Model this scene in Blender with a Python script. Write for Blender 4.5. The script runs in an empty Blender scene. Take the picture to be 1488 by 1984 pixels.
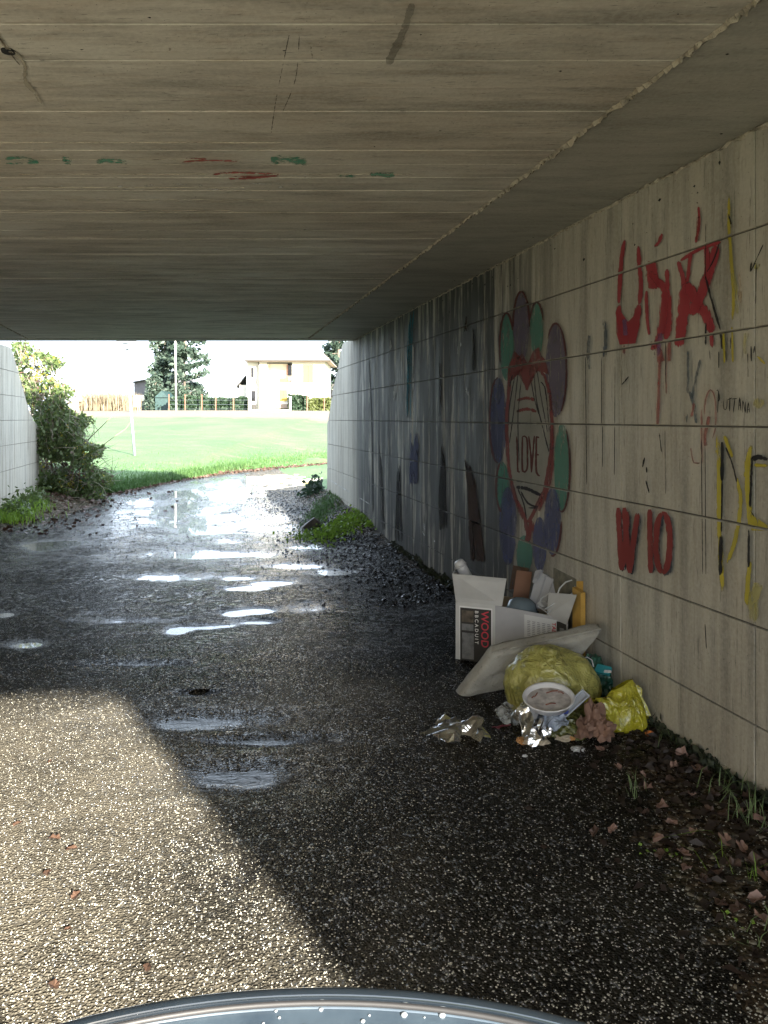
import bpy, math, random
import numpy as np
from mathutils import Vector, Matrix
S = bpy.context.scene
C = S.collection
R = math.radians
rng = np.random.default_rng(7)
random.seed(7)

# ------------------------------------------------------------------ camera
F = 1500.0; HX, HY = 744.0, 810.0; EYE = 1.6          # photograph pixels, eye height
cam_d = bpy.data.cameras.new('camera'); cam = bpy.data.objects.new('camera', cam_d); C.objects.link(cam)
cam.location = (0, 0, EYE); cam.rotation_euler = (R(90), 0, 0)
cam_d.sensor_fit = 'VERTICAL'; cam_d.sensor_height = 24; cam_d.lens = 24 * F / 1984
cam_d.shift_y = (HY - 992) / 1984                      # shifted lens, the camera is held level
cam_d.clip_start = 0.02; cam_d.clip_end = 3000
S.camera = cam
# ------------------------------------------------------------------ light
SUN_EL = 18.5
SUN_AZ = math.atan2(-1.0, 0.63)                        # direction TO the sun in XY (behind, right)
w = bpy.data.worlds.new('World'); S.world = w; w.use_nodes = True
nt = w.node_tree; nt.nodes.clear()
wo = nt.nodes.new('ShaderNodeOutputWorld'); bg = nt.nodes.new('ShaderNodeBackground')
sky = nt.nodes.new('ShaderNodeTexSky'); sky.sky_type = 'NISHITA'; sky.sun_disc = False
sky.sun_elevation = R(SUN_EL); sky.sun_rotation = math.pi / 2 - SUN_AZ
sky.dust_density = 3.0; sky.air_density = 1.0
tc = nt.nodes.new('ShaderNodeTexCoord')                # thin bright cloud over the sky
mp = nt.nodes.new('ShaderNodeMapping'); mp.inputs['Scale'].default_value = (1.4, 1.4, 4.0)
nz = nt.nodes.new('ShaderNodeTexNoise'); nz.inputs['Scale'].default_value = 1.6; nz.inputs['Detail'].default_value = 6
cr = nt.nodes.new('ShaderNodeValToRGB'); cr.color_ramp.elements[0].position = 0.3; cr.color_ramp.elements[1].position = 0.6
cr.color_ramp.elements[0].color = (0.45,) * 3 + (1,); cr.color_ramp.elements[1].color = (0.9,) * 3 + (1,)
mx = nt.nodes.new('ShaderNodeMix'); mx.data_type = 'RGBA'
nt.links.new(tc.outputs['Generated'], mp.inputs['Vector']); nt.links.new(mp.outputs[0], nz.inputs['Vector'])
nt.links.new(nz.outputs['Fac'], cr.inputs[0]); nt.links.new(cr.outputs[0], mx.inputs['Factor'])
nt.links.new(sky.outputs[0], mx.inputs['A']); mx.inputs['B'].default_value = (5.0, 5.8, 6.9, 1)
nt.links.new(mx.outputs['Result'], bg.inputs[0]); bg.inputs[1].default_value = 0.085
nt.links.new(bg.outputs[0], wo.inputs[0])
sl = bpy.data.lights.new('sun', 'SUN'); sl.energy = 5.0; sl.angle = R(0.9); sl.color = (1.0, 0.93, 0.8)
so = bpy.data.objects.new('sun', sl); C.objects.link(so)
ce = math.cos(R(SUN_EL)); to_sun = Vector((math.cos(SUN_AZ) * ce, math.sin(SUN_AZ) * ce, math.sin(R(SUN_EL))))
so.rotation_euler = to_sun.to_track_quat('Z', 'Y').to_euler(); so.location = to_sun * 40
vs = S.view_settings; vs.view_transform = 'Standard'; vs.look = 'None'; vs.gamma = 1; vs.use_curve_mapping = False
vs.exposure = 3.1

# ------------------------------------------------------------------ helpers
class MB:
    """collects shapes in world coordinates for ONE mesh"""
    def __init__(s): s.v = []; s.f = []; s.e = []
    def add(s, vs_, fs):
        n = len(s.v); s.v += [tuple(v) for v in vs_]; s.f += [tuple(i + n for i in f) for f in fs]; return s
    def box(s, c, d, rz=0, M=None):
        x, y, z = d[0] / 2, d[1] / 2, d[2] / 2
        p = [Vector((a * x, b * y, e * z)) for e in (-1, 1) for b in (-1, 1) for a in (-1, 1)]
        q = M if M is not None else Matrix.Rotation(rz, 3, 'Z')
        return s.add([q @ k + Vector(c) for k in p], [(0, 2, 3, 1), (4, 5, 7, 6), (0, 1, 5, 4), (2, 6, 7, 3), (0, 4, 6, 2), (1, 3, 7, 5)])
    def tube(s, pts, r, n=6, cap=True):
        pts = [Vector(p) for p in pts]; m = len(pts)
        rr = r if isinstance(r, (list, tuple)) else [r] * m
        vs_ = []
        for i, p in enumerate(pts):
            d = (pts[min(i + 1, m - 1)] - pts[max(i - 1, 0)]).normalized()
            u = d.cross(Vector((0, 0, 1)))
            if u.length < 1e-3: u = d.cross(Vector((1, 0, 0)))
            u.normalize(); v = d.cross(u)
            for k in range(n):
                a = 2 * math.pi * k / n
                vs_.append(p + (u * math.cos(a) + v * math.sin(a)) * rr[i])
        fs = []
        for i in range(m - 1):
            for k in range(n):
                a, b = i * n + k, i * n + (k + 1) % n
                fs.append((a, b, b + n, a + n))
        if cap: fs += [tuple(range(n))[::-1], tuple(range((m - 1) * n, m * n))]
        return s.add(vs_, fs)
    def prism(s, poly, z0, z1):
        n = len(poly)
        return s.add([(x, y, z0) for x, y in poly] + [(x, y, z1) for x, y in poly],
                     [tuple(range(n))[::-1], tuple(range(n, 2 * n))] + [(i, (i + 1) % n, (i + 1) % n + n, i + n) for i in range(n)])
    def lathe(s, prof, c=(0, 0, 0), n=24, M=None):
        vs_ = []; M = M or Matrix.Identity(3)
        for r, z in prof:
            for k in range(n):
                a = 2 * math.pi * k / n; vs_.append(M @ Vector((r * math.cos(a), r * math.sin(a), z)) + Vector(c))
        fs = [(i * n + k, i * n + (k + 1) % n, (i + 1) * n + (k + 1) % n, (i + 1) * n + k) for i in range(len(prof) - 1) for k in range(n)]
        return s.add(vs_, fs)

WL = {}                                                 # world location of everything linked
def put(o, name, parent, wl):
    C.objects.link(o); WL[o.name] = Vector(wl)
    if parent is not None:
        o.parent = parent; o.location = Vector(wl) - WL[parent.name]
    else: o.location = wl
    return o
def tag(o, label=None, cat=None, group=None, kind=None):
    if label: o['label'] = label
    if cat: o['category'] = cat
    if group: o['group'] = group
    if kind: o['kind'] = kind
    return o
def thing(name, loc, label, cat, group=None):
    return tag(put(bpy.data.objects.new(name, None), name, None, loc), label, cat, group)
def mesh_np(name, V, Fq, origin, smooth=False):
    me = bpy.data.meshes.new(name); V = np.asarray(V, dtype=np.float32) - np.asarray(origin, dtype=np.float32)
    Fq = np.asarray(Fq, dtype=np.int32); k = Fq.shape[1]; m = len(Fq)
    me.vertices.add(len(V)); me.vertices.foreach_set('co', V.ravel())
    me.loops.add(m * k); me.loops.foreach_set('vertex_index', Fq.ravel())
    me.polygons.add(m); me.polygons.foreach_set('loop_start', np.arange(0, m * k, k, dtype=np.int32))
    me.polygons.foreach_set('loop_total', np.full(m, k, dtype=np.int32))
    if smooth: me.polygons.foreach_set('use_smooth', np.ones(m, dtype=bool))
    me.update(calc_edges=True); me.validate(); return me
def obj(name, mb, mat, parent=None, smooth=False, bevel=0, kind=None):
    if isinstance(mb, MB): V, Fc = mb.v, mb.f
    else: V, Fc = mb
    A = np.asarray(V, dtype=float); lo, hi = A.min(0), A.max(0); o = Vector(((lo[0] + hi[0]) / 2, (lo[1] + hi[1]) / 2, lo[2]))
    if isinstance(Fc, np.ndarray): me = mesh_np(name, A, Fc, o, smooth)
    else:
        me = bpy.data.meshes.new(name); me.from_pydata([tuple(v) for v in (A - np.array(o))], [], Fc); me.update()
        if isinstance(mb, MB) and mb.e: me.attributes.new('edge', 'FLOAT', 'POINT').data.foreach_set('value', mb.e)
        if smooth: me.polygons.foreach_set('use_smooth', [True] * len(me.polygons))
    me.materials.append(mat)
    ob = bpy.data.objects.new(name, me); put(ob, name, parent, o)
    if bevel:
        b = ob.modifiers.new('b', 'BEVEL'); b.width = bevel; b.segments = 2; b.limit_method = 'ANGLE'
    if kind: ob['kind'] = kind
    return ob
def vnoise(x, y, seed=0):
    x = np.asarray(x, float); y = np.asarray(y, float)
    xi = np.floor(x).astype(np.int64); yi = np.floor(y).astype(np.int64); fx = x - xi; fy = y - yi
    fx = fx * fx * (3 - 2 * fx); fy = fy * fy * (3 - 2 * fy)
    def h(a, b):
        n = (a * 374761393 + b * 668265263 + seed * 974634777) & 0xFFFFFFFF
        n = ((n ^ (n >> 13)) * 1274126177) & 0xFFFFFFFF
        return ((n ^ (n >> 16)) & 0xFFFF) / 65535.0
    return (h(xi, yi) * (1 - fx) + h(xi + 1, yi) * fx) * (1 - fy) + (h(xi, yi + 1) * (1 - fx) + h(xi + 1, yi + 1) * fx) * fy
def fbm(x, y, oct=4, seed=0):
    t = 0; a = 0.5; s = 0
    for i in range(oct): t = t + a * vnoise(np.asarray(x) * 2 ** i, np.asarray(y) * 2 ** i, seed + i); s += a; a *= 0.5
    return t / s

# ------------------------------------------------------------------ materials
class NT:
    def __init__(s, name):
        s.m = bpy.data.materials.new(name); s.m.use_nodes = True; s.t = s.m.node_tree; s.t.nodes.clear()
        s.out = s.n('ShaderNodeOutputMaterial'); s.pos = s.n('ShaderNodeNewGeometry').outputs['Position']
    def n(s, t, **k):
        x = s.t.nodes.new(t)
        for a, b in k.items(): setattr(x, a, b)
        return x
    def link(s, v, inp):
        if hasattr(v, 'is_linked'): s.t.links.new(v, inp)
        elif isinstance(v, (tuple, list)) and len(v) == 3 and inp.type == 'RGBA': inp.default_value = tuple(v) + (1,)
        else: inp.default_value = v
    def noise(s, scale=5, detail=4, sc=(1, 1, 1), rough=.55, vec=None, loc=(0, 0, 0), dist=0):
        m = s.n('ShaderNodeMapping'); m.inputs['Scale'].default_value = sc; m.inputs['Location'].default_value = loc
        s.link(vec or s.pos, m.inputs['Vector'])
        x = s.n('ShaderNodeTexNoise'); s.link(m.outputs[0], x.inputs['Vector'])
        x.inputs['Scale'].default_value = scale; x.inputs['Detail'].default_value = detail; x.inputs['Roughness'].default_value = rough
        x.inputs['Distortion'].default_value = dist
        return x.outputs['Fac']
    def voro(s, scale, sc=(1, 1, 1), feat='F1', rnd=1):
        m = s.n('ShaderNodeMapping'); m.inputs['Scale'].default_value = sc; s.link(s.pos, m.inputs['Vector'])
        x = s.n('ShaderNodeTexVoronoi', feature=feat); s.link(m.outputs[0], x.inputs['Vector']); x.inputs['Scale'].default_value = scale
        x.inputs['Randomness'].default_value = rnd
        return x
    def ramp(s, v, *st):
        x = s.n('ShaderNodeValToRGB'); e = x.color_ramp.elements
        while len(e) < len(st): e.new(0.5)
        for el, (p, c) in zip(e, st):
            el.position = p; el.color = (c, c, c, 1) if not isinstance(c, (tuple, list)) else tuple(c) + (1,)
        s.link(v, x.inputs[0]); return x.outputs[0]
    def math(s, op, a, b=0.0, c=None, clamp=False):
        x = s.n('ShaderNodeMath', operation=op, use_clamp=clamp); s.link(a, x.inputs[0]); s.link(b, x.inputs[1])
        if c is not None: s.link(c, x.inputs[2])
        return x.outputs[0]
    def mix(s, f, a, b, mode='MIX'):
        x = s.n('ShaderNodeMix', data_type='RGBA', blend_type=mode); s.link(f, x.inputs['Factor']); s.link(a, x.inputs['A']); s.link(b, x.inputs['B'])
        return x.outputs['Result']
    def xyz(s, i):
        x = s.n('ShaderNodeSeparateXYZ'); s.link(s.pos, x.inputs[0]); return x.outputs[i]
    def bump(s, h, strength=.5, dist=.01, nrm=None):
        x = s.n('ShaderNodeBump'); x.inputs['Strength'].default_value = strength; x.inputs['Distance'].default_value = dist
        s.link(h, x.inputs['Height'])
        if nrm is not None: s.link(nrm, x.inputs['Normal'])
        return x.outputs[0]
    def pbr(s, col, rough=.6, nrm=None, **k):
        x = s.n('ShaderNodeBsdfPrincipled'); s.link(col, x.inputs['Base Color']); s.link(rough, x.inputs['Roughness'])
        if nrm is not None: s.link(nrm, x.inputs['Normal'])
        for a, b in k.items(): s.link(b, x.inputs[a.replace('_', ' ')])
        return x.outputs[0]
    def done(s, sh): s.t.links.new(sh, s.out.inputs['Surface']); return s.m
def simple(name, col, rough=.6, var=.25, scale=8, bump=0, bscale=40, **k):
    m = NT(name); c2 = tuple(max(0, x * (1 - var)) for x in col); c3 = tuple(min(1, x * (1 + var * .5)) for x in col)
    c = m.ramp(m.noise(scale, 5), (.3, c2), (.7, c3))
    n = m.bump(m.noise(bscale, 3), .6, bump) if bump else None
    return m.done(m.pbr(c, rough, n, **k))

def concrete(name, base, dark, brown, sc_streak, dirt=.5, bumpd=.004, damp=False):
    m = NT(name)
    big = m.noise(.7, 5, rough=.6)
    st = m.noise(3.0, 6, sc=sc_streak, rough=.65)
    st2 = m.noise(9.0, 4, sc=sc_streak, loc=(7, 3, 1), rough=.6)
    fine = m.noise(60, 3)
    st3 = m.noise(26, 3, sc=sc_streak, loc=(2, 9, 4), rough=.7)
    c = m.mix(m.ramp(big, (.35, 0.0), (.65, 1.0)), base, tuple(.5 * a + .5 * b for a, b in zip(base, brown)))
    c = m.mix(m.ramp(st, (.44, 0.0), (.66, dirt)), c, dark)
    c = m.mix(m.ramp(st2, (.52, 0.0), (.75, .45)), c, brown)
    c = m.mix(m.ramp(fine, (.3, .0), (.7, .22)), c, tuple(min(1, b * 1.45) for b in base))
    c = m.mix(m.ramp(st3, (.60, 0.0), (.68, dirt * .9)), c, dark)
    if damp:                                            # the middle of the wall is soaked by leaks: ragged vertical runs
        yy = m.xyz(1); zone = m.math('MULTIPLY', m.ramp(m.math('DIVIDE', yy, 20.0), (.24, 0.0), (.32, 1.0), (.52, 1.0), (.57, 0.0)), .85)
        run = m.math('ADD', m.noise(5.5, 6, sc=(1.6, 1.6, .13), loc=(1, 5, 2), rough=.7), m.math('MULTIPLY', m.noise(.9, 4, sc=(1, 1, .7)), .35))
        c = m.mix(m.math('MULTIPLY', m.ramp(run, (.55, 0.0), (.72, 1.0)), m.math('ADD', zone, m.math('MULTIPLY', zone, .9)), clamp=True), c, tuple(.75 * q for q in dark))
    pits = m.voro(34)
    c = m.mix(m.ramp(pits.outputs['Distance'], (.04, .6), (.10, 0.0)), c, dark)
    h = m.math('ADD', m.math('MULTIPLY', fine, .5), m.math('MULTIPLY', st2, 1.0))
    h = m.math('ADD', h, m.ramp(pits.outputs['Distance'], (.03, 0.0), (.10, .5)))
    return m.done(m.pbr(c, m.ramp(st, (.3, .55), (.7, .85)), m.bump(h, .7, bumpd)))
M_wall = concrete('wall_concrete', (.46, .435, .365), (.05, .049, .045), (.27, .22, .155), (2.6, 2.6, .2), .5, damp=True)
M_ceil = concrete('ceiling_concrete', (.60, .58, .51), (.13, .12, .10), (.34, .25, .16), (.55, 3.0, 1), .6)
M_strip = concrete('strip_concrete', (.45, .445, .39), (.12, .12, .11), (.24, .21, .16), (.5, 2.2, 1), .4)
M_back = concrete('joint_concrete', (.13, .12, .10), (.03, .03, .03), (.06, .05, .04), (1, 1, 1), .5)
M_ridge = concrete('rough_mortar', (.5, .46, .37), (.08, .075, .065), (.26, .19, .11), (6, 6, 6), .9, .008)
M_deck = concrete('deck_concrete', (.4, .39, .36), (.15, .15, .14), (.28, .25, .2), (2, 2, .3), .5)

def asphalt():
    m = NT('wet_asphalt')
    v = m.voro(102); v2 = m.voro(190); wa = m.n('ShaderNodeAttribute'); wa.attribute_name = 'wet'
    rnd = m.n('ShaderNodeSeparateColor'); m.link(v.outputs['Color'], rnd.inputs[0])
    rnd2 = m.n('ShaderNodeSeparateColor'); m.link(v2.outputs['Color'], rnd2.inputs[0])
    base = m.ramp(rnd.outputs[0], (0, (.016, .015, .013)), (.50, (.04, .037, .031)), (.78, (.085, .078, .064)), (.92, (.16, .148, .118)), (.985, (.34, .325, .275)))
    # the binder between the stones
    base = m.mix(m.ramp(v.outputs['Distance'], (.35, 0.0), (.62, .9)), base, (.009, .009, .0085))
    small = m.ramp(rnd2.outputs[1], (.0, (.009, .009, .009)), (.78, (.025, .024, .021)), (.94, (.3, .28, .23)))
    base = m.mix(m.ramp(rnd.outputs[2], (.45, 0.0), (.55, .7)), base, small)
    big = m.noise(.9, 5, rough=.6)
    dust = m.ramp(m.noise(.9, 6, loc=(3, 1, 0), rough=.7), (.38, .1), (.58, .75))
    dust = m.math('MULTIPLY', dust, m.math('SUBTRACT', 1.0, m.math('MULTIPLY', wa.outputs['Fac'], .85)))
    base = m.mix(dust, base, m.mix(.7, base, (.165, .148, .116)))
    da = m.n('ShaderNodeAttribute'); da.attribute_name = 'damp'  # mask of painted shade as well as damp and dirt
    base = m.mix(m.math('MULTIPLY', da.outputs['Fac'], .95), base, m.mix(.9, base, (.0, .0, .0)))  # darkens the road colour: painted shade as well as damp
    h = m.ramp(v.outputs['Distance'], (.0, 1.0), (.7, 0.0))
    h = m.math('MULTIPLY', h, m.math('ADD', rnd.outputs[1], .35))
    h = m.math('ADD', h, m.math('MULTIPLY', m.noise(260, 2), .25))
    gate = m.math('MULTIPLY', m.ramp(m.noise(1.3, 6, sc=(1, 1.2, 1), loc=(2, 5, 0), rough=.7), (.42, .06), (.54, 1.0)), wa.outputs['Fac'])
    strk = m.ramp(m.math('ADD', m.noise(16, 7, sc=(1, 1.6, 1), loc=(4, 1, 0), rough=.8), m.math('MULTIPLY', m.math('MAXIMUM', m.math('SUBTRACT', wa.outputs['Fac'], 1.0), 0.0), .13)), (.525, 0.0), (.555, 1.0))
    shore = m.math('MULTIPLY', m.ramp(m.math('ADD', m.xyz(2), m.math('MULTIPLY', m.math('SUBTRACT', m.noise(30, 4), .5), .012)), (.001, 1.0), (.009, 0.0)), .9)
    film = m.math('MINIMUM', m.math('MAXIMUM', m.math('MULTIPLY', gate, strk), shore), 1.0)
    base = m.mix(film, base, m.mix(.5, base, (.012, .0105, .008)))
    h = m.math('MULTIPLY', h, m.math('SUBTRACT', 1.0, m.math('MULTIPLY', film, .84)))
    n1 = m.n('ShaderNodeBump'); m.link(m.noise(11, 4, sc=(1, 1.2, 1), rough=.6), n1.inputs['Height']); n1.inputs['Distance'].default_value = .035
    m.link(m.math('SUBTRACT', .5, m.math('MULTIPLY', film, .25)), n1.inputs['Strength'])
    n = m.bump(h, 1.0, .012, n1.outputs[0])
    rough = m.math('ADD', m.ramp(big, (.35, .08), (.65, .24)), m.math('MULTIPLY', rnd2.outputs[0], .14))
    wetst = m.ramp(rnd.outputs[1], (.84, .01), (.88, 1.0))
    spec = m.math('MAXIMUM', wetst, m.math('MULTIPLY', film, .9))
    rough = m.math('MULTIPLY', rough, m.math('SUBTRACT', 1.0, m.math('MULTIPLY', film, .65)))
    return m.done(m.pbr(base, rough, n, Specular_IOR_Level=spec))
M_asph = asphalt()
def soil():
    m = NT('wet_soil'); v = m.voro(55)
    r = m.n('ShaderNodeSeparateColor'); m.link(v.outputs['Color'], r.inputs[0])
    c = m.ramp(r.outputs[0], (0, (.018, .014, .010)), (.6, (.05, .037, .025)), (.9, (.10, .075, .05)), (.98, (.3, .27, .22)))
    c = m.mix(m.ramp(m.noise(4, 5), (.5, 0.0), (.7, .6)), c, (.02, .03, .012))
    h = m.math('ADD', m.ramp(v.outputs['Distance'], (0, 1.0), (.7, 0.0)), m.noise(30, 5))
    return m.done(m.pbr(c, m.ramp(m.noise(33, 3), (.4, .15), (.6, .6)), m.bump(h, .9, .012), Specular_IOR_Level=m.ramp(m.noise(26, 4, loc=(3, 3, 3)), (.58, .03), (.64, .8))))
M_soil = soil()
def field():
    m = NT('field_grass')
    y = m.xyz(1)
    n1 = m.noise(.35, 6, sc=(1, .5, 1)); n2 = m.noise(14, 4, sc=(1, .35, 1)); n3 = m.noise(1.3, 5, sc=(.4, 1.2, 1))
    g = m.ramp(n2, (.25, (.024, .066, .012)), (.55, (.040, .105, .019)), (.8, (.066, .128, .032)))
    g = m.mix(m.ramp(n1, (.4, 0.0), (.65, .5)), g, (.10, .14, .05))
    g = m.mix(m.ramp(n3, (.56, 0.0), (.66, .4)), g, (.13, .12, .07))
    tan = m.ramp(n2, (.3, (.09, .07, .045)), (.7, (.15, .12, .085)))
    band = m.math('ADD', y, m.math('MULTIPLY', m.math('SUBTRACT', n3, .5), 22.0))
    f = m.ramp(m.math('DIVIDE', band, 100.0), (.56, 0.0), (.585, 1.0), (.80, 1.0), (.82, .25))
    return m.done(m.pbr(m.mix(f, g, tan), .8, m.bump(n2, .8, .06)))
M_field = field()
def water():
    m = NT('puddle_water')
    n = m.bump(m.noise(6.0, 6, sc=(1, 2.2, 1), rough=.65), .6, .02)
    return m.done(m.pbr((.012, .012, .010), .10, n, Specular_IOR_Level=.55, Coat_Weight=.6, Coat_Roughness=.02))
M_water = water()
M_grav = simple('chippings', (.38, .365, .31), .5, .45, 30)
_g = NT('dark_chippings'); M_grav2 = _g.done(_g.pbr((.011, .011, .011), .10, Specular_IOR_Level=_g.ramp(_g.noise(42, 2), (.52, .02), (.6, 1.0))))

def leafmat(name, c1, c2, c3=None, rough=.55, tr=.35):
    m = NT(name)
    st = [(.25, c1), (.6, c2)] + ([(.8, c3)] if c3 else [])
    c = m.ramp(m.noise(2.2, 6, rough=.8), *st)
    c = m.mix(.5, c, m.ramp(m.noise(17, 3), *st))
    p = m.pbr(c, rough); t = m.n('ShaderNodeBsdfTranslucent'); m.link(c, t.inputs[0])
    x = m.n('ShaderNodeMixShader'); x.inputs[0].default_value = tr; m.link(p, x.inputs[1]); m.link(t.outputs[0], x.inputs[2])
    return m.done(x.outputs[0])
M_leafG = leafmat('bush_leaf', (.035, .06, .018), (.09, .13, .04), (.2, .25, .09))
M_leafY = leafmat('yellow_leaf', (.25, .25, .03), (.42, .38, .05))
M_leafB = leafmat('brown_leaf', (.035, .02, .014), (.08, .045, .03), (.13, .08, .055), tr=.12)
M_ivy = leafmat('pale_creeper', (.12, .105, .08), (.26, .235, .18))
M_grass = leafmat('grass_blade', (.04, .095, .025), (.075, .15, .04), (.13, .19, .07))
M_moss = leafmat('bright_weed', (.09, .18, .02), (.21, .34, .04))
M_hedge = leafmat('hedge_leaf', (.014, .032, .018), (.03, .058, .03))
M_conif = leafmat('conifer_needles', (.02, .038, .028), (.045, .072, .052))
M_corn = leafmat('dry_corn', (.13, .105, .07), (.21, .175, .12))
M_twig = simple('twig', (.17, .13, .095), .8, .3)
M_bark = simple('bark', (.13, .11, .09), .9, .4, bump=.01)
M_ttwig = simple('bare_wood', (.13, .105, .10), .9, .2)

GROOVE0, GROOVE = .33, .411
def paint(name, col, op=.9, cut=.42, streak=True, groove=True, rough=.6, col2=None, soft=.22, gain=2.0):
    m = NT('paint_' + name)
    a = m.noise(7, 6, sc=(3, 3, .5) if streak else (1, 1, 1), rough=.7)
    b = m.noise(45, 4, sc=(2, 2, .6) if streak else (1, 1, 1))
    f = m.math('ADD', m.math('MULTIPLY', a, .7), m.math('MULTIPLY', b, .3))
    f = m.math('ADD', m.math('MULTIPLY', m.math('SUBTRACT', f, .5), gain), .5)
    at_ = m.n('ShaderNodeAttribute'); at_.attribute_name = 'edge'
    f = m.math('ADD', f, m.math('MULTIPLY', m.math('SUBTRACT', at_.outputs['Fac'], 1.0), soft))
    f = m.ramp(f, (cut - .07, 0.0), (cut + .05, op))
    if groove:
        z = m.math('FRACT', m.math('ADD', m.math('DIVIDE', m.math('SUBTRACT', m.xyz(2), GROOVE0), GROOVE), 10.5))
        g = m.math('GREATER_THAN', m.math('ABSOLUTE', m.math('SUBTRACT', z, .5)), .016)
        f = m.math('MULTIPLY', f, g)
    c = m.ramp(m.noise(4, 4), (.3, tuple(x * .75 for x in col)), (.7, col2 or col))
    p = m.pbr(c, .85, Specular_IOR_Level=.2); t = m.n('ShaderNodeBsdfTransparent')
    x = m.n('ShaderNodeMixShader'); m.link(f, x.inputs[0]); m.link(t.outputs[0], x.inputs[1]); m.link(p, x.inputs[2])
    return m.done(x.outputs[0])
P = dict(
    red=paint('red', (.36, .045, .055), .88, .26, soft=.35, gain=1.4), red2=paint('faded_red', (.30, .05, .045), .7, .38, soft=.4, gain=1.6), dred=paint('dark_red', (.10, .028, .024), .85, .28),
    brick=paint('brick_red', (.25, .045, .04), .93, .24, soft=.15), fred=paint('flower_red', (.22, .055, .05), .75, .31, soft=.3), black=paint('black', (.018, .018, .02), .93, .32), bshadow=paint('blue_black', (.04, .05, .07), .8, .42),
    teal=paint('teal', (.085, .25, .19), .72, .34, soft=.5, gain=1.4), purple=paint('purple', (.15, .125, .18), .7, .34, soft=.5, gain=1.4), blue=paint('blue', (.085, .095, .20), .72, .34, soft=.5, gain=1.4),
    pale=paint('pale', (.36, .35, .31), .7, .25), yellow=paint('yellow', (.48, .40, .03), .8, .32, soft=.3, gain=1.6), yellow2=paint('faint_yellow', (.5, .45, .12), .5, .42, soft=.5),
    orange=paint('orange', (.5, .25, .06), .5, .46), bluegrey=paint('blue_grey', (.08, .11, .14), .75, .42, soft=.45), violet=paint('violet', (.22, .12, .25), .6, .42, soft=.5),
    stripe=paint('turquoise', (.03, .22, .28), .75, .40), damp=paint('damp', (.03, .027, .023), .7, .28, soft=.7, gain=1.3), rdamp=paint('rusty_damp', (.06, .034, .024), .72, .26, soft=1.0, gain=1.7),
    white=paint('white', (.75, .75, .72), .85, .46), limewash=paint('limewash', (.66, .70, .76), .28, .36, soft=1.0, gain=1.4), orangebrick=paint('orange_brown', (.2, .1, .05), .9, .3),
    cgreen=paint('ceiling_green', (.10, .42, .28), .6, .47, False, False), cred=paint('ceiling_red', (.5, .12, .10), .75, .38, False, False),
    cwhite=paint('ceiling_white', (.8, .8, .78), .95, .5, False, False), cscr=paint('ceiling_scratch', (.14, .12, .09), .7, .47, False, False),
    cpale=paint('ceiling_pale', (.5, .46, .37), .8, .43, False, False), cstain=paint('ceiling_stain', (.22, .21, .18), .45, .34, False, False, soft=.6))

# ------------------------------------------------------------------ geometry of the underpass
A_R, A_L, SK = 2.32, 3.05, 369.0 / 1500.0             # right and left wall offset, skew
Y_IN, Y_OUT = -2.8, 11.3
KL = math.sqrt(1 + SK * SK); WD = Vector((-SK, 1, 0)) / KL
NR = Vector((-1, -SK, 0)) / KL; NL = -NR
def xr(Y): return A_R - SK * Y
def xl(Y): return -A_L - SK * Y
def zc(Y): return 2.825 - .0084 * Y
def pr(px, py, off=0.0):                               # photograph pixel -> point on the right wall
    Y = A_R * F / (px - 375); return Vector((xr(Y), Y, EYE + (HY - py) / F * Y)) + NR * off
def pc(px, py, off=0.0):                               # -> point on the ceiling
    Y = 1837.5 / (HY - py + 12.6); return Vector(((px - HX) / F * Y, Y, zc(Y) - off))
def pg(px, py, z=0.0):                                 # -> point on the ground
    Y = F * (EYE - z) / (py - HY); return Vector(((px - HX) / F * Y, Y, z))
def at(px, py, Y): return Vector(((px - HX) / F * Y, Y, EYE + (HY - py) / F * Y))

# ------------------------------------------------------------------ ground
PUD = []                                                # centre, semi axes, depth
for px, py, a, b, dep in [(350, 1223, 30, 9, .030), (392, 1217, 34, 5, .026), (440, 1214, 26, 4, .022), (490, 1207, 48, 5, .026), (457, 1190, 28, 7, .028), (505, 1185, 28, 6, .028), (470, 1141, 44, 5, .026), (525, 1131, 40, 4, .025), (462, 1122, 30, 4, .022),
        (5, 1192, 24, 5, .028), (95, 1056, 60, 9, .028), (470, 1015, 130, 38, .013), (290, 1000, 140, 28, .014), (380, 960, 170, 16, .018),
        (520, 930, 120, 14, .020), (575, 1098, 60, 5, .018), (385, 1348, 30, 4, .02), (400, 1402, 140, 15, .020), (500, 1438, 135, 9, .019), (450, 1508, 110, 24, .0187),
        (467, 1705, 16, 26, .021), (60, 1250, 60, 8, .018), (600, 1180, 60, 10, .016), (330, 1120, 80, 7, .017), (620, 1060, 70, 9, .016),
        (230, 1205, 90, 5, .015), (650, 1110, 50, 6, .015), (420, 1075, 100, 7, .018), (250, 1290, 100, 5, .013)]:
    Y = 2400 / (py - 810); Y1 = 2400 / (py - b - 810); Y0 = 2400 / (py + b - 810)
    PUD.append(((px - HX) / F * Y, Y, a / F * Y, (Y1 - Y0) / 2, dep))
def sstep(e0, e1, x): t = np.clip((x - e0) / (e1 - e0), 0, 1); return t * t * (3 - 2 * t)
def field_edge(X):                                      # far edge of the road outside
    return np.interp(X, [-30, -12, -8, -6.2, -5.6, -5.3, -4.6, -2.0, 2, 10, 40], [12, 13.5, 14.6, 15.5, 16.6, 19.2, 22.6, 27.2, 30.5, 34, 40])
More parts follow.
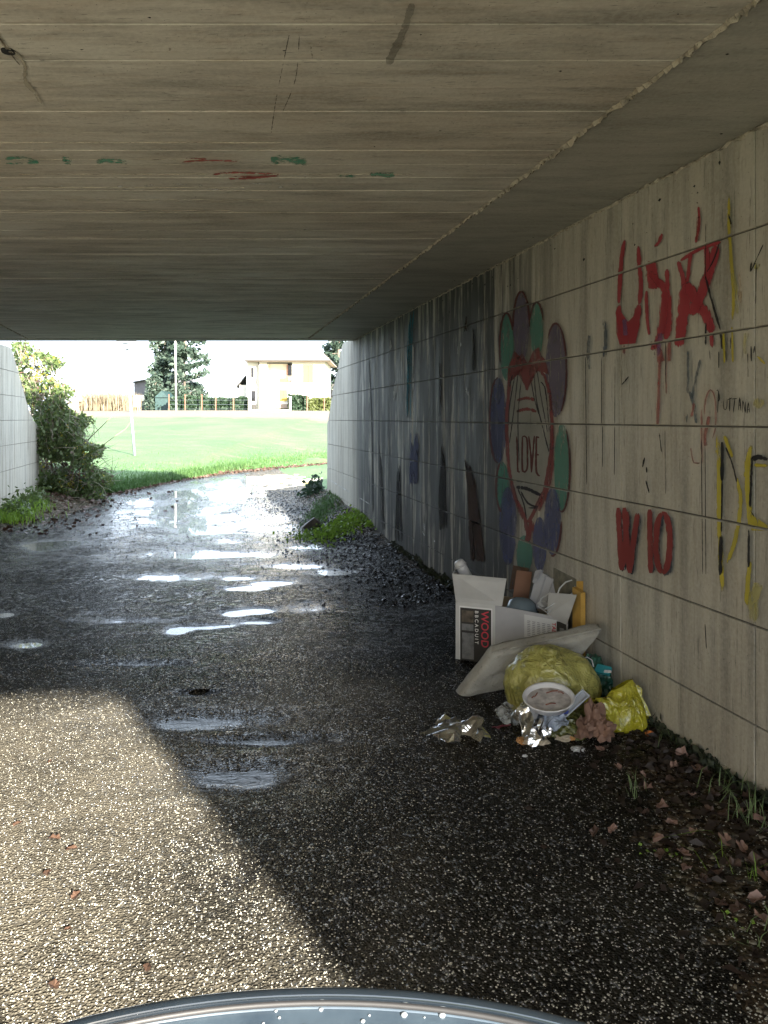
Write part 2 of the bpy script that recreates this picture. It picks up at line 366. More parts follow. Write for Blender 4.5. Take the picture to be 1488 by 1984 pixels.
def height(X, Y):
    X = np.asarray(X, float); Y = np.asarray(Y, float)
    near = 1 - sstep(5.2, 6.6, Y)
    h = .013 + .007 * near + .016 * (fbm(X * 1.1, Y * .9, 3, 3) - .5) + (.011 - .007 * near) * (fbm(X * 9, Y * 9, 3, 5) - .5) + .002 * (vnoise(X * 38, Y * 38, 9) - .5)
    wob = 1.9 * (fbm(X * 3.6, Y * 2.0, 5, 11) - .5)
    for cx, cy, a, b, d in PUD:
        q = ((X - cx) / a) ** 2 + ((Y - cy) / b) ** 2
        q = q + wob
        h = h - d * np.exp(-np.clip(q, 0, 9) * 1.1) * 1.1
    dr = (xr(Y) - X) / KL; dl = (X - xl(Y)) / KL         # distance inside each wall
    rise = np.interp(Y, [-10, 4.5, 7.3, 9.2, 10.1, 12, 13.6, 15.5, 17], [.02, .03, .07, .14, .22, .29, .33, .15, .0])
    wid = np.interp(Y, [-10, 5, 9, 13, 16], [.5, .45, .75, .8, .9])
    h = h + rise * (1 - sstep(0, 1, dr / wid)) * (1 + .25 * (fbm(X * 5, Y * 5, 3, 21) - .5))
    risel = np.interp(Y, [-10, 8, 12, 15, 18, 24], [.02, .05, .09, .16, .15, .0])
    h = h + risel * (1 - sstep(0, 1, dl / .9))
    # field beyond the road
    e = field_edge(X) + 1.0 * (fbm(X * .9, Y * .3, 3, 31) - .5)
    d = Y - e
    h = np.where(d > 0, np.maximum(h, 0) + .10 * sstep(0, .8, d) + .03 * (fbm(X * 2, Y * 2, 3, 41) - .5) * sstep(0, .8, d), h)
    h = h + np.interp(np.maximum(d, 0) , [0, 4, 12, 65, 90, 400, 2000], [0, .12, .48, 2.26, 2.42, 2.2, 1.5])
    # embankment behind the walls
    def bank(dout, top_end):
        t = np.clip(3.1 - np.maximum(0, Y - top_end) * .95, 0, 3.3)
        return np.where(dout > .22, t * sstep(.22, .34, dout), 0)
    lim = (Y > Y_IN + .35)
    bR = np.where(lim, bank(-dr, 12.0), 0); bL = np.where(lim, bank(-dl, 12.4), 0)
    fade = 1 - .95 * sstep(8, 24, np.abs(X + SK * Y)) * 0
    h = np.where((bR > 0) | (bL > 0), np.maximum(h, np.maximum(bR, bL) * fade + .12 * (fbm(X * 1.5, Y * 1.5, 3, 51) - .5)), h)
    return h
def gh(x, y): return float(height(np.array([x]), np.array([y]))[0])
xs = np.concatenate([-8 - np.geomspace(.3, 900, 46)[::-1], np.arange(-8, -6.6, .10), np.arange(-6.6, 2.9, .042), np.arange(2.9, 4, .1), 4 + np.geomspace(.2, 900, 44)])
ys = np.concatenate([-4 - np.geomspace(.3, 120, 26)[::-1], np.arange(-4, 1.6, .16), np.arange(1.6, 17.5, .040), np.arange(17.5, 31, .09), 31 + np.geomspace(.15, 1400, 90)])
GX, GY = np.meshgrid(xs, ys); GZ = height(GX, GY)
nx, ny = len(xs), len(ys)
V = np.stack([GX.ravel(), GY.ravel(), GZ.ravel()], 1)
ii = (np.arange(ny - 1)[:, None] * nx + np.arange(nx - 1)[None, :]).ravel()
Q = np.stack([ii, ii + 1, ii + nx + 1, ii + nx], 1)
cxq = V[Q, 0].mean(1); cyq = V[Q, 1].mean(1)
dr = (xr(cyq) - cxq) / KL; dl = (cxq - xl(cyq)) / KL
nn = fbm(cxq * 3.1, cyq * 3.1, 4, 61) - .5; n2 = fbm(cxq * 8, cyq * 8, 3, 71) - .5
vw = np.interp(cyq, [-10, 1.5, 2.6, 3.8, 5, 9, 12, 14, 16], [.5, .75, .62, .22, .06, .12, .5, .6, .8])
vl = np.interp(cyq, [-10, 6, 11, 14, 18, 24], [.3, .3, .45, 1.2, .9, .5])
e = field_edge(cxq) + 1.0 * (fbm(cxq * .9, cyq * .3, 3, 31) - .5)
dF = cyq - e
soilm = (dr < vw + .5 * nn + .12 * n2) | (dl < vl + .5 * nn) | ((dF > -.9 + 1.5 * nn) & (dF <= .15 + .9 * nn))
grassm = (dF > .15 + .9 * nn) | (dr < -.3) | (dl < -.3)
outside = (cyq < Y_IN - .1) & ((cxq > 6) | (cxq < -7))
grassm |= outside
cls = np.where(grassm, 2, np.where(soilm, 1, 0))
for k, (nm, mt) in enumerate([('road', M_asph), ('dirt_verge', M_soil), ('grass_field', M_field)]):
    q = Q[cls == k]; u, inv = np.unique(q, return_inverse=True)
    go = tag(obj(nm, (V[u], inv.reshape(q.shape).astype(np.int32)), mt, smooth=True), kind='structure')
    if k == 0:                                          # where a film of water stands on the road surface
        x_, y_ = V[u][:, 0], V[u][:, 1]; nz_ = fbm(x_ * 1.6, y_ * 1.3, 4, 88) - .5
        wt = sstep(5.3, 6.6, y_ + 2.2 * nz_) * (.35 + .65 * sstep(.6, 2.2, (xr(y_) - x_) + 1.2 * nz_))
        for cx, cy, a, b, d in PUD: wt = np.maximum(wt, np.exp(-(((x_ - cx) / (a * 1.25)) ** 2 + ((y_ - cy) / (b * 1.7)) ** 2 + 1.2 * nz_)))
        dk = np.maximum(sstep(4.2, 4.9, y_ + 1.0 * nz_ + .35 * (fbm(x_ * 5, y_ * 5, 3, 91) - .5)), .86 * sstep(-1.0, .9, x_ + 1.3 * nz_))  # shade put into the road colour farther in and rightwards, with damp and dirt
        go.data.attributes.new('damp', 'FLOAT', 'POINT').data.foreach_set('value', np.clip(dk, 0, 1).astype(np.float32))  # 'damp' carries the painted shade as well as damp and dirt
        go.data.attributes.new('wet', 'FLOAT', 'POINT').data.foreach_set('value', (np.clip(wt, 0, 1) + .9 * sstep(9.0, 11.5, y_ + 2 * nz_) * sstep(.5, 1.3, xr(y_) - x_)).astype(np.float32))
# one sheet of standing water, it shows only where the road dips below it
wx = [(-7.4, 13.4), (-5.75, 10.9), (-3.6, 2.2), (-1.2, .9), (1.4, .9), (1.9, 1.4), (-.75, 12.2), (-1.2, 15), (-.6, 22), (-2.3, 26), (-5.2, 20.5), (-5.5, 16.5), (-7.0, 14.6)]
mb = MB(); mb.add([(x, y, 0.0) for x, y in wx], [tuple(range(len(wx)))])
tag(obj('puddle_water', mb, M_water), kind='structure')

# loose stones on the road (too many to count)
def octas(pts, r, squash=.6):
    n = len(pts); d = np.array([[1, 0, 0], [0, 1, 0], [-1, 0, 0], [0, -1, 0], [0, 0, 1], [0, 0, -1]], float)
    f = np.array([[0, 1, 4], [1, 2, 4], [2, 3, 4], [3, 0, 4], [1, 0, 5], [2, 1, 5], [3, 2, 5], [0, 3, 5]])
    a = rng.uniform(0, 6.28, n); ca, sa = np.cos(a), np.sin(a)
    D = np.repeat(d[None], n, 0) * rng.uniform(.6, 1.3, (n, 6, 1)); D[:, :, 2] *= squash
    x = D[:, :, 0] * ca[:, None] - D[:, :, 1] * sa[:, None]; y = D[:, :, 0] * sa[:, None] + D[:, :, 1] * ca[:, None]
    D = np.stack([x, y, D[:, :, 2]], 2) * r[:, None, None]
    V = pts[:, None, :] + D
    Fq = f[None] + (np.arange(n) * 6)[:, None, None]
    return V.reshape(-1, 3), Fq.reshape(-1, 3).astype(np.int32)
def scatter(n, y0, y1, x0=-9, x1=3, pw=1.0):
    Y = y0 + (y1 - y0) * rng.random(n) ** pw; X = rng.uniform(-.58, .56, n) * Y
    ok = (X < xr(Y) - .05) & (X > xl(Y) + .05); X, Y = X[ok], Y[ok]
    return np.stack([X, Y, height(X, Y)], 1)
p = scatter(20000, 1.9, 5.2, pw=1.5); r = rng.uniform(.0016, .0055, len(p)) * rng.uniform(.6, 1, len(p)) ; p[:, 2] += r * .15
tag(obj('pale_chippings', octas(p, r), M_grav), 'pale stone chippings standing out of the wet asphalt', 'gravel', kind='stuff')
p = scatter(24000, 3.5, 17, pw=1.2); r = rng.uniform(.35, 1.1, len(p)) * np.minimum(.011, .0009 * p[:, 1]); p[:, 2] += r * .2
tag(obj('dark_chippings', octas(p, r), M_grav2), 'dark wet gravel lying over the road towards the tunnel mouth', 'gravel', kind='stuff')
# coarser gravel against the right wall and outside the mouth
n = 3000; Y = rng.uniform(6.5, 17, n); X = xr(Y) - .05 - np.abs(rng.normal(0, .45, n)); p = np.stack([X, Y, height(X, Y)], 1)
r = rng.uniform(.008, .024, n)
tag(obj('wall_foot_gravel', octas(p, r), M_grav2), 'coarse wet gravel heaped along the foot of the right wall', 'gravel', kind='stuff')

# ------------------------------------------------------------------ walls
def panel_mesh(L, H):
    g, c, t = .0032, .0025, .03
    mb = MB(); o = [(g, g), (L - g, g), (L - g, H - g), (g, H - g)]; i = [(g + c, g + c), (L - g - c, g + c), (L - g - c, H - g - c), (g + c, H - g - c)]
    v = [(x, 0, z) for x, z in i] + [(x, -.004, z) for x, z in o] + [(x, -t, z) for x, z in o]
    f = [(0, 1, 2, 3)] + [(k + 4, (k + 1) % 4 + 4, (k + 1) % 4, k) for k in range(4)] + [(k + 8, (k + 1) % 4 + 8, (k + 1) % 4 + 4, k + 4) for k in range(4)]
    me = bpy.data.meshes.new('concrete_panel'); me.from_pydata(v, [], f); me.update(); me.materials.append(M_wall); return me
rows = [(-.12, GROOVE0)] + [(GROOVE0 + GROOVE * k, GROOVE0 + GROOVE * (k + 1)) for k in range(6)]
PM = [panel_mesh(KL, b - a) for a, b in rows]
def build_wall(side, top_pts, ystart, label):
    N = NR if side > 0 else NL; XF = xr if side > 0 else xl
    base = Vector((XF(4.0), 4.0, 0)); t = thing('concrete_wall', base, label, 'wall')
    yend = top_pts[-1][0]
    def top(Y): return float(np.interp(Y, [q[0] for q in top_pts], [q[1] for q in top_pts]))
    y = ystart
    while y < yend - .05:
        y1 = min(y + 1.0, yend)
        for k, (z0, z1) in enumerate(rows):
            off = random.uniform(-.0009, .0009)
            if y1 - y > .99 and top(y) >= z1 - .01 and top(y1) >= z1 - .01:
                o = bpy.data.objects.new('concrete_panel', PM[k])
                if side > 0: p0 = Vector((XF(y), y, z0)); rz = math.atan2(WD.y, WD.x)
                else: p0 = Vector((XF(y1), y1, z0)); rz = math.atan2(-WD.y, -WD.x)
                put(o, 'concrete_panel', t, p0 + N * off); o.rotation_euler = (0, 0, rz)
            else:                                       # panels cut by the sloping top of the wing
                m = 6; yy = [y + (y1 - y) * q / m for q in range(m + 1)]
                pts = [(a, min(z1 - .0035, top(a) + .012 * (random.random() - .5))) for a in yy]
                pts = [(a, max(z, z0 + .0035)) for a, z in pts]
                if max(z for _, z in pts) < z0 + .02: continue
                poly = [(yy[0] + .003, z0 + .0035), (yy[-1] - .003, z0 + .0035)] + [(min(max(a, yy[0] + .003), yy[-1] - .003), z) for a, z in pts[::-1]]
                mb = MB(); n = len(poly)
                vv = [Vector((XF(a), a, z)) + N * off for a, z in poly] + [Vector((XF(a), a, z)) - N * .03 for a, z in poly]
                ff = [tuple(range(n)) if side < 0 else tuple(range(n))[::-1]] + [(i, (i + 1) % n, (i + 1) % n + n, i + n) for i in range(n)]
                mb.add(vv, ff); obj('concrete_panel', mb, M_wall, t)
        y = y1
    # the core behind the panels
    mb = MB(); pts = [(ystart + .003, -.3), (yend - .004, -.3)] + [(a - (.004 if a == yend else 0), z - .012) for a, z in top_pts[::-1]]
    n = len(pts)
    mb.add([Vector((XF(a), a, z)) - N * .012 for a, z in pts] + [Vector((XF(a), a, z)) - N * .30 for a, z in pts],
           [tuple(range(n)), tuple(range(n, 2 * n))[::-1]] + [(i, (i + 1) % n, (i + 1) % n + n, i + n) for i in range(n)])
    obj('wall_core', mb, M_back, t)
    return t
WR = build_wall(1, [(Y_IN, zc(Y_IN) + .02), (Y_OUT, zc(Y_OUT) + .02), (12.1, 2.76), (12.4, 2.43), (12.7, 2.2), (12.94, 2.05), (13.12, 1.8), (13.3, 1.6), (13.45, 1.5)], Y_IN,
                'long grey concrete wall on the right covered in graffiti')
WLft = build_wall(-1, [(Y_IN, zc(Y_IN) + .02), (Y_OUT, zc(Y_OUT) + .02), (12.95, 2.78), (13.5, 2.39), (13.9, 2.08), (14.4, 1.70), (15.0, 1.49), (15.3, 1.4)], Y_IN,
                'pale concrete wall on the left side of the tunnel mouth')
# wing walls turned outward at the near end
for sgn, XF in ((1, xr), (-1, xl)):
    x0 = XF(Y_IN) + sgn * .02
    mb = MB(); poly = [(x0, -.3), (x0 + sgn * 5.5, -.3), (x0 + sgn * 5.5, .9), (x0 + sgn * 1.2, 3.3), (x0, 3.3)]
    n = len(poly); mb.add([(x, Y_IN + .02, z) for x, z in poly] + [(x, Y_IN + .34, z) for x, z in poly],
        [tuple(range(n)), tuple(range(n, 2 * n))[::-1]] + [(i, (i + 1) % n, (i + 1) % n + n, i + n) for i in range(n)])
    obj('wing_wall', mb, M_wall, WR if sgn > 0 else WLft)

# ------------------------------------------------------------------ bridge deck, its underside is the ceiling
BR = thing('bridge_deck', (-2.4, 4, 2.75), 'board-marked concrete bridge deck roofing the underpass', 'bridge')
JR, JL = 1.63, 2.36                                     # joints between the boarded slab and the side strips
y = Y_IN; k = 0; BW = .2125
while y < Y_OUT - .42:
    y1 = min(y + BW * random.choice((.9, .97, 1, 1, 1.03, 1.1)), Y_OUT - .30); g = .0045; ch = .0012
    if y1 - y < .05: break
    dz = random.uniform(-.0014, .0014); mb = MB()
    def q(yy, fr, z):
        return [(-JL - SK * yy + fr, yy, zc(yy) + z), (JR - SK * yy - fr, yy, zc(yy) + z)]
    a0, a1 = y + g, y1 - g
    vv = q(a0 + ch, .012, dz) + q(a1 - ch, .012, dz)[::-1] + q(a0, .006, dz + .003) + q(a1, .006, dz + .003)[::-1] + q(a0, .006, .05) + q(a1, .006, .05)[::-1]
    ff = [(3, 2, 1, 0)] + [(i, (i + 1) % 4, (i + 1) % 4 + 4, i + 4) for i in range(4)] + [(i + 4, (i + 1) % 4 + 4, (i + 1) % 4 + 8, i + 8) for i in range(4)]
    mb.add(vv, ff); obj('ceiling_board', mb, M_ceil, BR)
    y = y1; k += 1
y_lip = y
for sg, XJ, XW in ((1, JR, A_R), (-1, -JL, -A_L)):
    y = Y_IN
    while y < y_lip - .1:
        y1 = min(y + 2.4, y_lip); mb = MB(); z = random.uniform(.001, .003)
        c = [(XJ - SK * y + sg * .014, y), (XW - SK * y + sg * .03, y), (XW - SK * y1 + sg * .03, y1 - .003), (XJ - SK * y1 + sg * .014, y1 - .003)]
        mb.add([(a, b, zc(b) + z) for a, b in c] + [(a, b, zc(b) + .05) for a, b in c], [(0, 1, 2, 3), (4, 5, 6, 7)] + [(i, (i + 1) % 4, (i + 1) % 4 + 4, i + 4) for i in range(4)])
        obj('side_strip', mb, M_strip, BR); y = y1
def ragged(path, wid, hgt, nrm, side, mat, parent, name, step=.02, gap=0, seed=0):
    """a rough broken bead of mortar along a line"""
    rr = random.Random(seed); path = [Vector(p) for p in path]; L = (path[1] - path[0]).length; n = max(3, int(L / step)); D = (path[1] - path[0]).normalized()
    V_ = []; F_ = []; on = True; prev = None
    for i in range(n + 1):
        c = path[0] + D * (L * i / n)
        if gap and rr.random() < gap: on = not on
        if not on and rr.random() < .05: on = True
        if not on: prev = None; continue
        w_ = wid * rr.uniform(.25, 1.3); h = hgt * rr.uniform(.2, 1.3); s = side * wid * rr.uniform(-.5, .5)
        b = len(V_); V_ += [c + s - side * w_ - nrm * .004, c + s + nrm * h + side * w_ * rr.uniform(-.5, .5), c + s + side * w_ - nrm * .004]
        if prev is not None: F_ += [(prev, prev + 1, b + 1, b), (prev + 1, prev + 2, b + 2, b + 1)]
        prev = b
    if F_: mb = MB(); mb.add(V_, F_); return obj(name, mb, mat, parent)
dn = Vector((0, 0, -1))
for sg, XJ in ((1, JR), (-1, -JL)):
    ragged([(XJ - SK * (Y_IN + .1), Y_IN + .1, zc(Y_IN)), (XJ - SK * y_lip, y_lip, zc(y_lip))], .016, .016, dn, Vector((1, 0, 0)), M_ridge, BR, 'joint_mortar', .017, 0, 3 + sg)
yy = Y_IN + BW
i = 0
while yy < 8:
    if random.random() < .3:
        a = random.uniform(0, .7); b = min(1, a + random.uniform(.1, .5))
        X0, X1 = -JL - SK * yy, JR - SK * yy
        ragged([(X0 + (X1 - X0) * a, yy, zc(yy)), (X0 + (X1 - X0) * b, yy, zc(yy))], .0028, .003, dn, Vector((0, 1, 0)), M_ridge, BR, 'board_seam', .02, 0, 50 + i)
    yy += BW; i += 1
# wall head mortar line
ragged([Vector((xr(-2.5), -2.5, zc(-2.5) - .01)), Vector((xr(11.2), 11.2, zc(11.2) - .01))], .014, .012, NR, Vector((0, 0, 1)), M_ridge, WR, 'head_mortar', .03, 0, 77)
# outer lip with drip, the slab body and parapets
def slab(name, y0, y1, z0, z1, x0, x1, mat):
    mb = MB(); mb.add([(x0 - SK * y0, y0, z0), (x1 - SK * y0, y0, z0), (x1 - SK * y1, y1, z0), (x0 - SK * y1, y1, z0)] +
                      [(x0 - SK * y0, y0, z1), (x1 - SK * y0, y0, z1), (x1 - SK * y1, y1, z1), (x0 - SK * y1, y1, z1)],
                      [(3, 2, 1, 0), (4, 5, 6, 7), (0, 1, 5, 4), (1, 2, 6, 5), (2, 3, 7, 6), (3, 0, 4, 7)])
    return obj(name, mb, mat, BR, bevel=.012)
slab('exit_lip', y_lip + .004, Y_OUT, zc(Y_OUT) - .006, 3.2, -A_L - .3, A_R + .3, M_strip)
slab('deck_slab', Y_IN, y_lip, 2.89, 3.2, -A_L - .3, A_R + .3, M_back)
slab('deck_top', Y_IN - .02, Y_OUT + .02, 3.21, 3.33, -9, 9, M_deck)
slab('parapet', Y_OUT - .28, Y_OUT - .02, 3.34, 3.6, -9, 9, M_deck)
slab('parapet', Y_IN + .02, Y_IN + .28, 3.34, 3.6, -9, 9, M_deck)

# ------------------------------------------------------------------ paint on the walls: flat marks with real positions
OFF = [.0022]
def stroke(mb, pts, wd, un, jit=.06):
    """pts in picture space, un turns a picture point plus offset into a surface point"""
    P_ = [Vector((a, b, 0)) for a, b in pts]; Q_ = []
    for i in range(len(P_) - 1):                        # subdivide with catmull-rom
        p0, p1, p2, p3 = P_[max(i - 1, 0)], P_[i], P_[i + 1], P_[min(i + 2, len(P_) - 1)]
        m = max(2, int((p2 - p1).length / 6))
        for j in range(m):
            t = j / m; Q_.append(.5 * ((2 * p1) + (p2 - p0) * t + (2 * p0 - 5 * p1 + 4 * p2 - p3) * t * t + (3 * p1 - p0 - 3 * p2 + p3) * t ** 3))
    Q_.append(P_[-1]); n = len(Q_); V_ = []; F_ = []; E_s = []
    for i, q_ in enumerate(Q_):
        d = (Q_[min(i + 1, n - 1)] - Q_[max(i - 1, 0)]); d = d.normalized() if d.length > 1e-6 else Vector((0, 1, 0))
        s = Vector((-d.y, d.x, 0)); e = min(i, n - 1 - i) / max(1, n * .12)
        ww = wd / 2 * (.55 + .45 * min(1, e)) * (1 + random.uniform(-jit, jit) * 2)
        for sg in (-1, -.45, .45, 1):
            r_ = q_ + s * sg * ww * 1.12; V_.append(un(r_.x, r_.y, OFF[0] + i * 2e-6)); E_s.append((0.0 if abs(sg) == 1 else 1.0) * min(1, .25 + e))
        if i: F_ += [(4 * i - 4 + k, 4 * i - 3 + k, 4 * i + 1 + k, 4 * i + k) for k in range(3)]
    OFF[0] += .00005
    mb.add(V_, F_); mb.e += E_s; return mb
def blob(mb, pts, un, jit=1.0):
    V_ = []
    n = len(pts); c = (sum(p[0] for p in pts) / n, sum(p[1] for p in pts) / n); V_.append(un(c[0], c[1], OFF[0]))
    for a, b in pts: V_.append(un(a + random.uniform(-jit, jit), b + random.uniform(-jit, jit), OFF[0]))
    OFF[0] += .00005
    mb.add(V_, [(0, i + 1, (i + 1) % n + 1) for i in range(n)]); mb.e += [1.0] + [.85] * n; return mb
def ell(cx, cy, rx, ry, n=26, tip=0.0):
    return [(cx + rx * math.cos(2 * math.pi * i / n) * (1 - tip * abs(math.sin(2 * math.pi * i / n))), cy + ry * math.sin(2 * math.pi * i / n)) for i in range(n)]
def T(ox, oy, s): return lambda pts: [(ox + a / s, oy + b / s) for a, b in pts]
def paint_part(name, parent, mat, *items, tr=None, un=pr, label=None, s=1.0):
    mb = MB()
    for it in items:
        if it[0] == 'f': blob(mb, tr(it[1]), un, .4)
        else: stroke(mb, tr(it[1]), it[0] / s, un)
    o = obj(name, mb, mat, parent)
    if label: o['label'] = label
    return o
def gpart(name, label):                                 # a graffito is a part (an empty) of the wall
    o = bpy.data.objects.new(name, None); put(o, name, WR, WL[WR.name]); o['label'] = label; return o

# --- damp stains and run marks first (lowest layers)
t7 = T(600, 600, 3.817)
for mt, wd, pts, nm in [
   
    ('damp', 14, [(440, 330), (452, 600), (462, 900), (470, 1540)], 'damp_stain'), ('damp', 28, [(520, 980), (530, 1200), (545, 1640)], 'damp_stain'),
    ('damp', 60, [(655, 1130), (662, 1300), (655, 1500), (660, 1730)], 'damp_stain'), ('damp', 74, [(980, 980), (992, 1150), (985, 1350), (1000, 1640)], 'damp_stain'),
    ('rdamp', 112, [(1160, 1080), (1200, 1250), (1215, 1500), (1250, 1880)], 'damp_stain'),
    ('damp', 20, [(965, 330), (968, 560), (966, 800)], 'damp_stain'), ('damp', 26, [(1215, 130), (1220, 300), (1215, 460)], 'damp_stain'),
    ('stripe', 44, [(765, 0), (750, 250), (745, 520), (740, 800)], 'painted_stripe'), ('blue', 60, [(780, 880), (775, 1050), (770, 1300)], 'painted_stripe'),
    ('white', 13, [(772, 255), (768, 430), (770, 620)], 'lime_run'), ('white', 20, [(636, 490), (640, 560), (628, 680)], 'lime_run'), ('white', 14, [(602, 225), (604, 300)], 'lime_run'),
    ('white', 9, [(1098, 270), (1100, 345)], 'lime_run'), ('white', 8, [(1126, 230), (1124, 290)], 'lime_run'), ('limewash', 30, [(1160, 560), (1180, 640)], 'lime_run'),
    ('rdamp', 26, [(1168, 30), (1163, 170)], 'damp_stain'), ('white', 9, [(840, 1640), (856, 1670)], 'lime_run'),
    ('white', 12, [(925, 1708), (938, 1716)], 'lime_run'), ('white', 9, [(150, 1257), (300, 1350)], 'lime_run'), ('white', 9, [(370, 1388), (455, 1442)], 'lime_run'), ('limewash', 20, [(848, 1560), (854, 1640)], 'lime_run')]:
    if wd < 16: paint_part(nm, WR, P[mt], (wd, pts), tr=t7, s=3.817); continue
    rr_ = random.Random(int(wd + pts[0][0])); items = []; k_ = max(6, int(wd / 3.2))
    for q in range(k_):
        dx = rr_.uniform(-.5, .5) * wd; far = abs(dx) / (wd * .5); y0, y1 = pts[0][1], pts[-1][1]; L = y1 - y0
        a_ = min(.85, max(0, rr_.uniform(0, .5) * (.4 + far))); b_ = 1 - max(0, rr_.uniform(-.25, .25))
        if b_ - a_ < .12: continue
        pp = []
        for u in np.linspace(a_, b_, 4):
            yy_ = y0 + L * u; pp.append((float(np.interp(yy_, [p[1] for p in pts], [p[0] for p in pts])) + dx * (.4 + .6 * (u if mt in ('damp', 'rdamp') else 1)) + rr_.gauss(0, 1.5), yy_))
        if pp[0][1] > pp[-1][1]: pp = pp[::-1]
        items.append((rr_.uniform(.06, .17) * wd + 4, pp))
    paint_part(nm, WR, P[mt], *items, tr=t7, s=3.817)

# --- LOVE flower
g = gpart('flower_graffito', 'petalled flower with a heart reading LOVE'); t6 = T(930, 560, 3.42)
for col, cx, cy, rx, ry in [('teal', 185, 385, 46, 225), ('purple', 283, 250, 52, 230), ('teal', 385, 270, 44, 178), ('purple', 512, 540, 70, 310), ('blue', 130, 870, 56, 282), ('teal', 552, 1180, 52, 290),
                            ('teal', 158, 1310, 40, 165), ('blue', 195, 1570, 58, 260), ('blue', 490, 1540, 56, 225), ('teal', 303, 1760, 54, 128), ('blue', 405, 1690, 48, 180)]:
    paint_part('petal', g, P[col], ('f', ell(cx, cy, rx, ry)), tr=t6)
mb = MB()
for cx, cy, rx, ry, a, b in [(185, 385, 46, 225, 150, 330), (283, 250, 54, 232, 180, 360), (385, 270, 46, 182, 200, 340), (512, 540, 72, 312, 220, 420), (552, 1180, 54, 295, -60, 110), (490, 1540, 58, 228, 0, 100), (130, 870, 58, 284, 90, 270), (158, 1310, 42, 168, 90, 250)]:
    pts = [(cx + rx * math.cos(R(q)), cy + ry * math.sin(R(q))) for q in np.linspace(a, b, 12)]
    stroke(mb, t6(pts), 13 / 3.42, pr)
obj('petal_outline', mb, P['dred'], g)
heart = [(320, 670), (290, 590), (250, 548), (212, 590), (195, 750), (188, 950), (205, 1200), (250, 1400), (320, 1540), (390, 1430), (450, 1280), (485, 1000), (480, 780), (455, 620), (400, 535), (358, 590), (320, 670)]
paint_part('heart_fill', g, P['pale'], ('f', heart[:-1]), tr=t6)
paint_part('heart_outline', g, P['fred'], (24, heart), (30, [(480, 900), (490, 1100), (470, 1280), (400, 1470)]), (40, [(335, 1530), (350, 1570), (320, 1680)]), (30, [(250, 1400), (300, 1500), (330, 1640)]), tr=t6, s=3.42)
paint_part('flame', g, P['fred'], ('f', [(190, 640), (196, 520), (235, 410), (258, 465), (290, 425), (318, 490), (345, 485), (362, 410), (400, 385), (420, 440), (445, 470), (470, 570), (400, 530), (322, 665), (250, 545)]), tr=t6)
paint_part('heart_bar', g, P['fred'], (20, [(255, 738), (320, 722), (380, 738)]), (20, [(253, 812), (320, 795), (385, 812)]), tr=t6, s=3.42)
paint_part('line_drawing', g, P['black'], (7, [(240, 580), (205, 780), (200, 900)]), (6, [(262, 560), (235, 800), (205, 1020)]), (6, [(285, 590), (262, 850), (270, 1150)]), (8, [(370, 560), (385, 740), (430, 930), (468, 1080)]),
           (7, [(390, 545), (420, 740), (460, 950)]), (9, [(410, 615), (440, 650), (460, 800), (468, 950)]), (6, [(350, 610), (370, 720), (400, 830)]), (7, [(225, 570), (205, 650)]),
           (22, [(248, 1312), (320, 1322), (370, 1345), (412, 1365)]), (9, [(262, 1325), (300, 1420), (318, 1520)]), (12, [(280, 1340), (330, 1420), (395, 1445)]), (9, [(330, 1450), (380, 1450)]), tr=t6, s=3.42)
paint_part('letter', g, P['dred'], (11, [(253, 975), (258, 1100), (262, 1208), (278, 1206)]), tr=t6, s=3.42)
paint_part('letter', g, P['dred'], (12, [(292, 978), (320, 985), (326, 1100), (322, 1196), (294, 1205), (290, 1100), (292, 978)]), tr=t6, s=3.42)
paint_part('letter', g, P['dred'], (11, [(334, 975), (348, 1100), (352, 1215)]), (11, [(372, 972), (362, 1100), (352, 1215)]), tr=t6, s=3.42)
paint_part('letter', g, P['dred'], (13, [(386, 975), (382, 1100), (386, 1215), (408, 1238)]), (13, [(386, 978), (404, 985)]), (11, [(384, 1095), (402, 1100)]), tr=t6, s=3.42)
paint_part('painted_patch', g, P['orangebrick'], ('f', [(232, 1830), (335, 1850), (325, 1990), (205, 1990)]), tr=t6)

# --- big red tag
g = gpart('red_tag', 'large runny red letters'); r7 = T(1100, 380, 3.815)
paint_part('letter', g, P['red'], (32, [(440, 320), (415, 450), (402, 620), (392, 800)]), (56, [(392, 800), (400, 930), (440, 1040), (505, 960), (545, 800)]), (34, [(545, 800), (556, 650), (542, 480), (535, 370)]),
           ('f', [(375, 860), (405, 850), (460, 930), (540, 850), (548, 950), (515, 1090), (400, 1100), (375, 1010)]), tr=r7, s=3.815)
paint_part('letter', g, P['red'], (26, [(715, 280), (690, 340), (655, 380)]), (90, [(630, 480), (640, 560), (655, 690)]), (62, [(620, 560), (690, 640), (740, 700), (760, 900), (745, 1060)]), (26, [(598, 700), (604, 900), (620, 1030)]),
           (60, [(735, 700), (720, 900), (690, 1050), (640, 1140)]), (34, [(750, 540), (755, 700)]), tr=r7, s=3.815)
paint_part('letter', g, P['red'], (40, [(830, 480), (870, 600), (880, 750)]), (80, [(900, 640), (870, 860), (840, 1120)]), (74, [(900, 640), (960, 760), (1040, 880), (1085, 1010)]), (76, [(930, 880), (1000, 740), (1050, 600), (1120, 370)]),
           (44, [(1045, 370), (1050, 520), (1040, 640)]), (26, [(850, 480), (980, 400), (1150, 340)]), (30, [(1080, 900), (1085, 1120)]), (24, [(985, 80), (990, 200), (965, 350)]), (30, [(930, 420), (900, 640)]), tr=r7, s=3.815)
paint_part('paint_run', g, P['red2'], (70, [(640, 1060), (690, 1150), (700, 1240)]), (36, [(770, 1060), (770, 1230)]), (14, [(745, 1100), (746, 1480)]), (26, [(700, 1200), (690, 1450), (680, 1720)]), (40, [(985, 140), (975, 340)]), (30, [(435, 1090), (430, 1180)]), tr=r7, s=3.815)
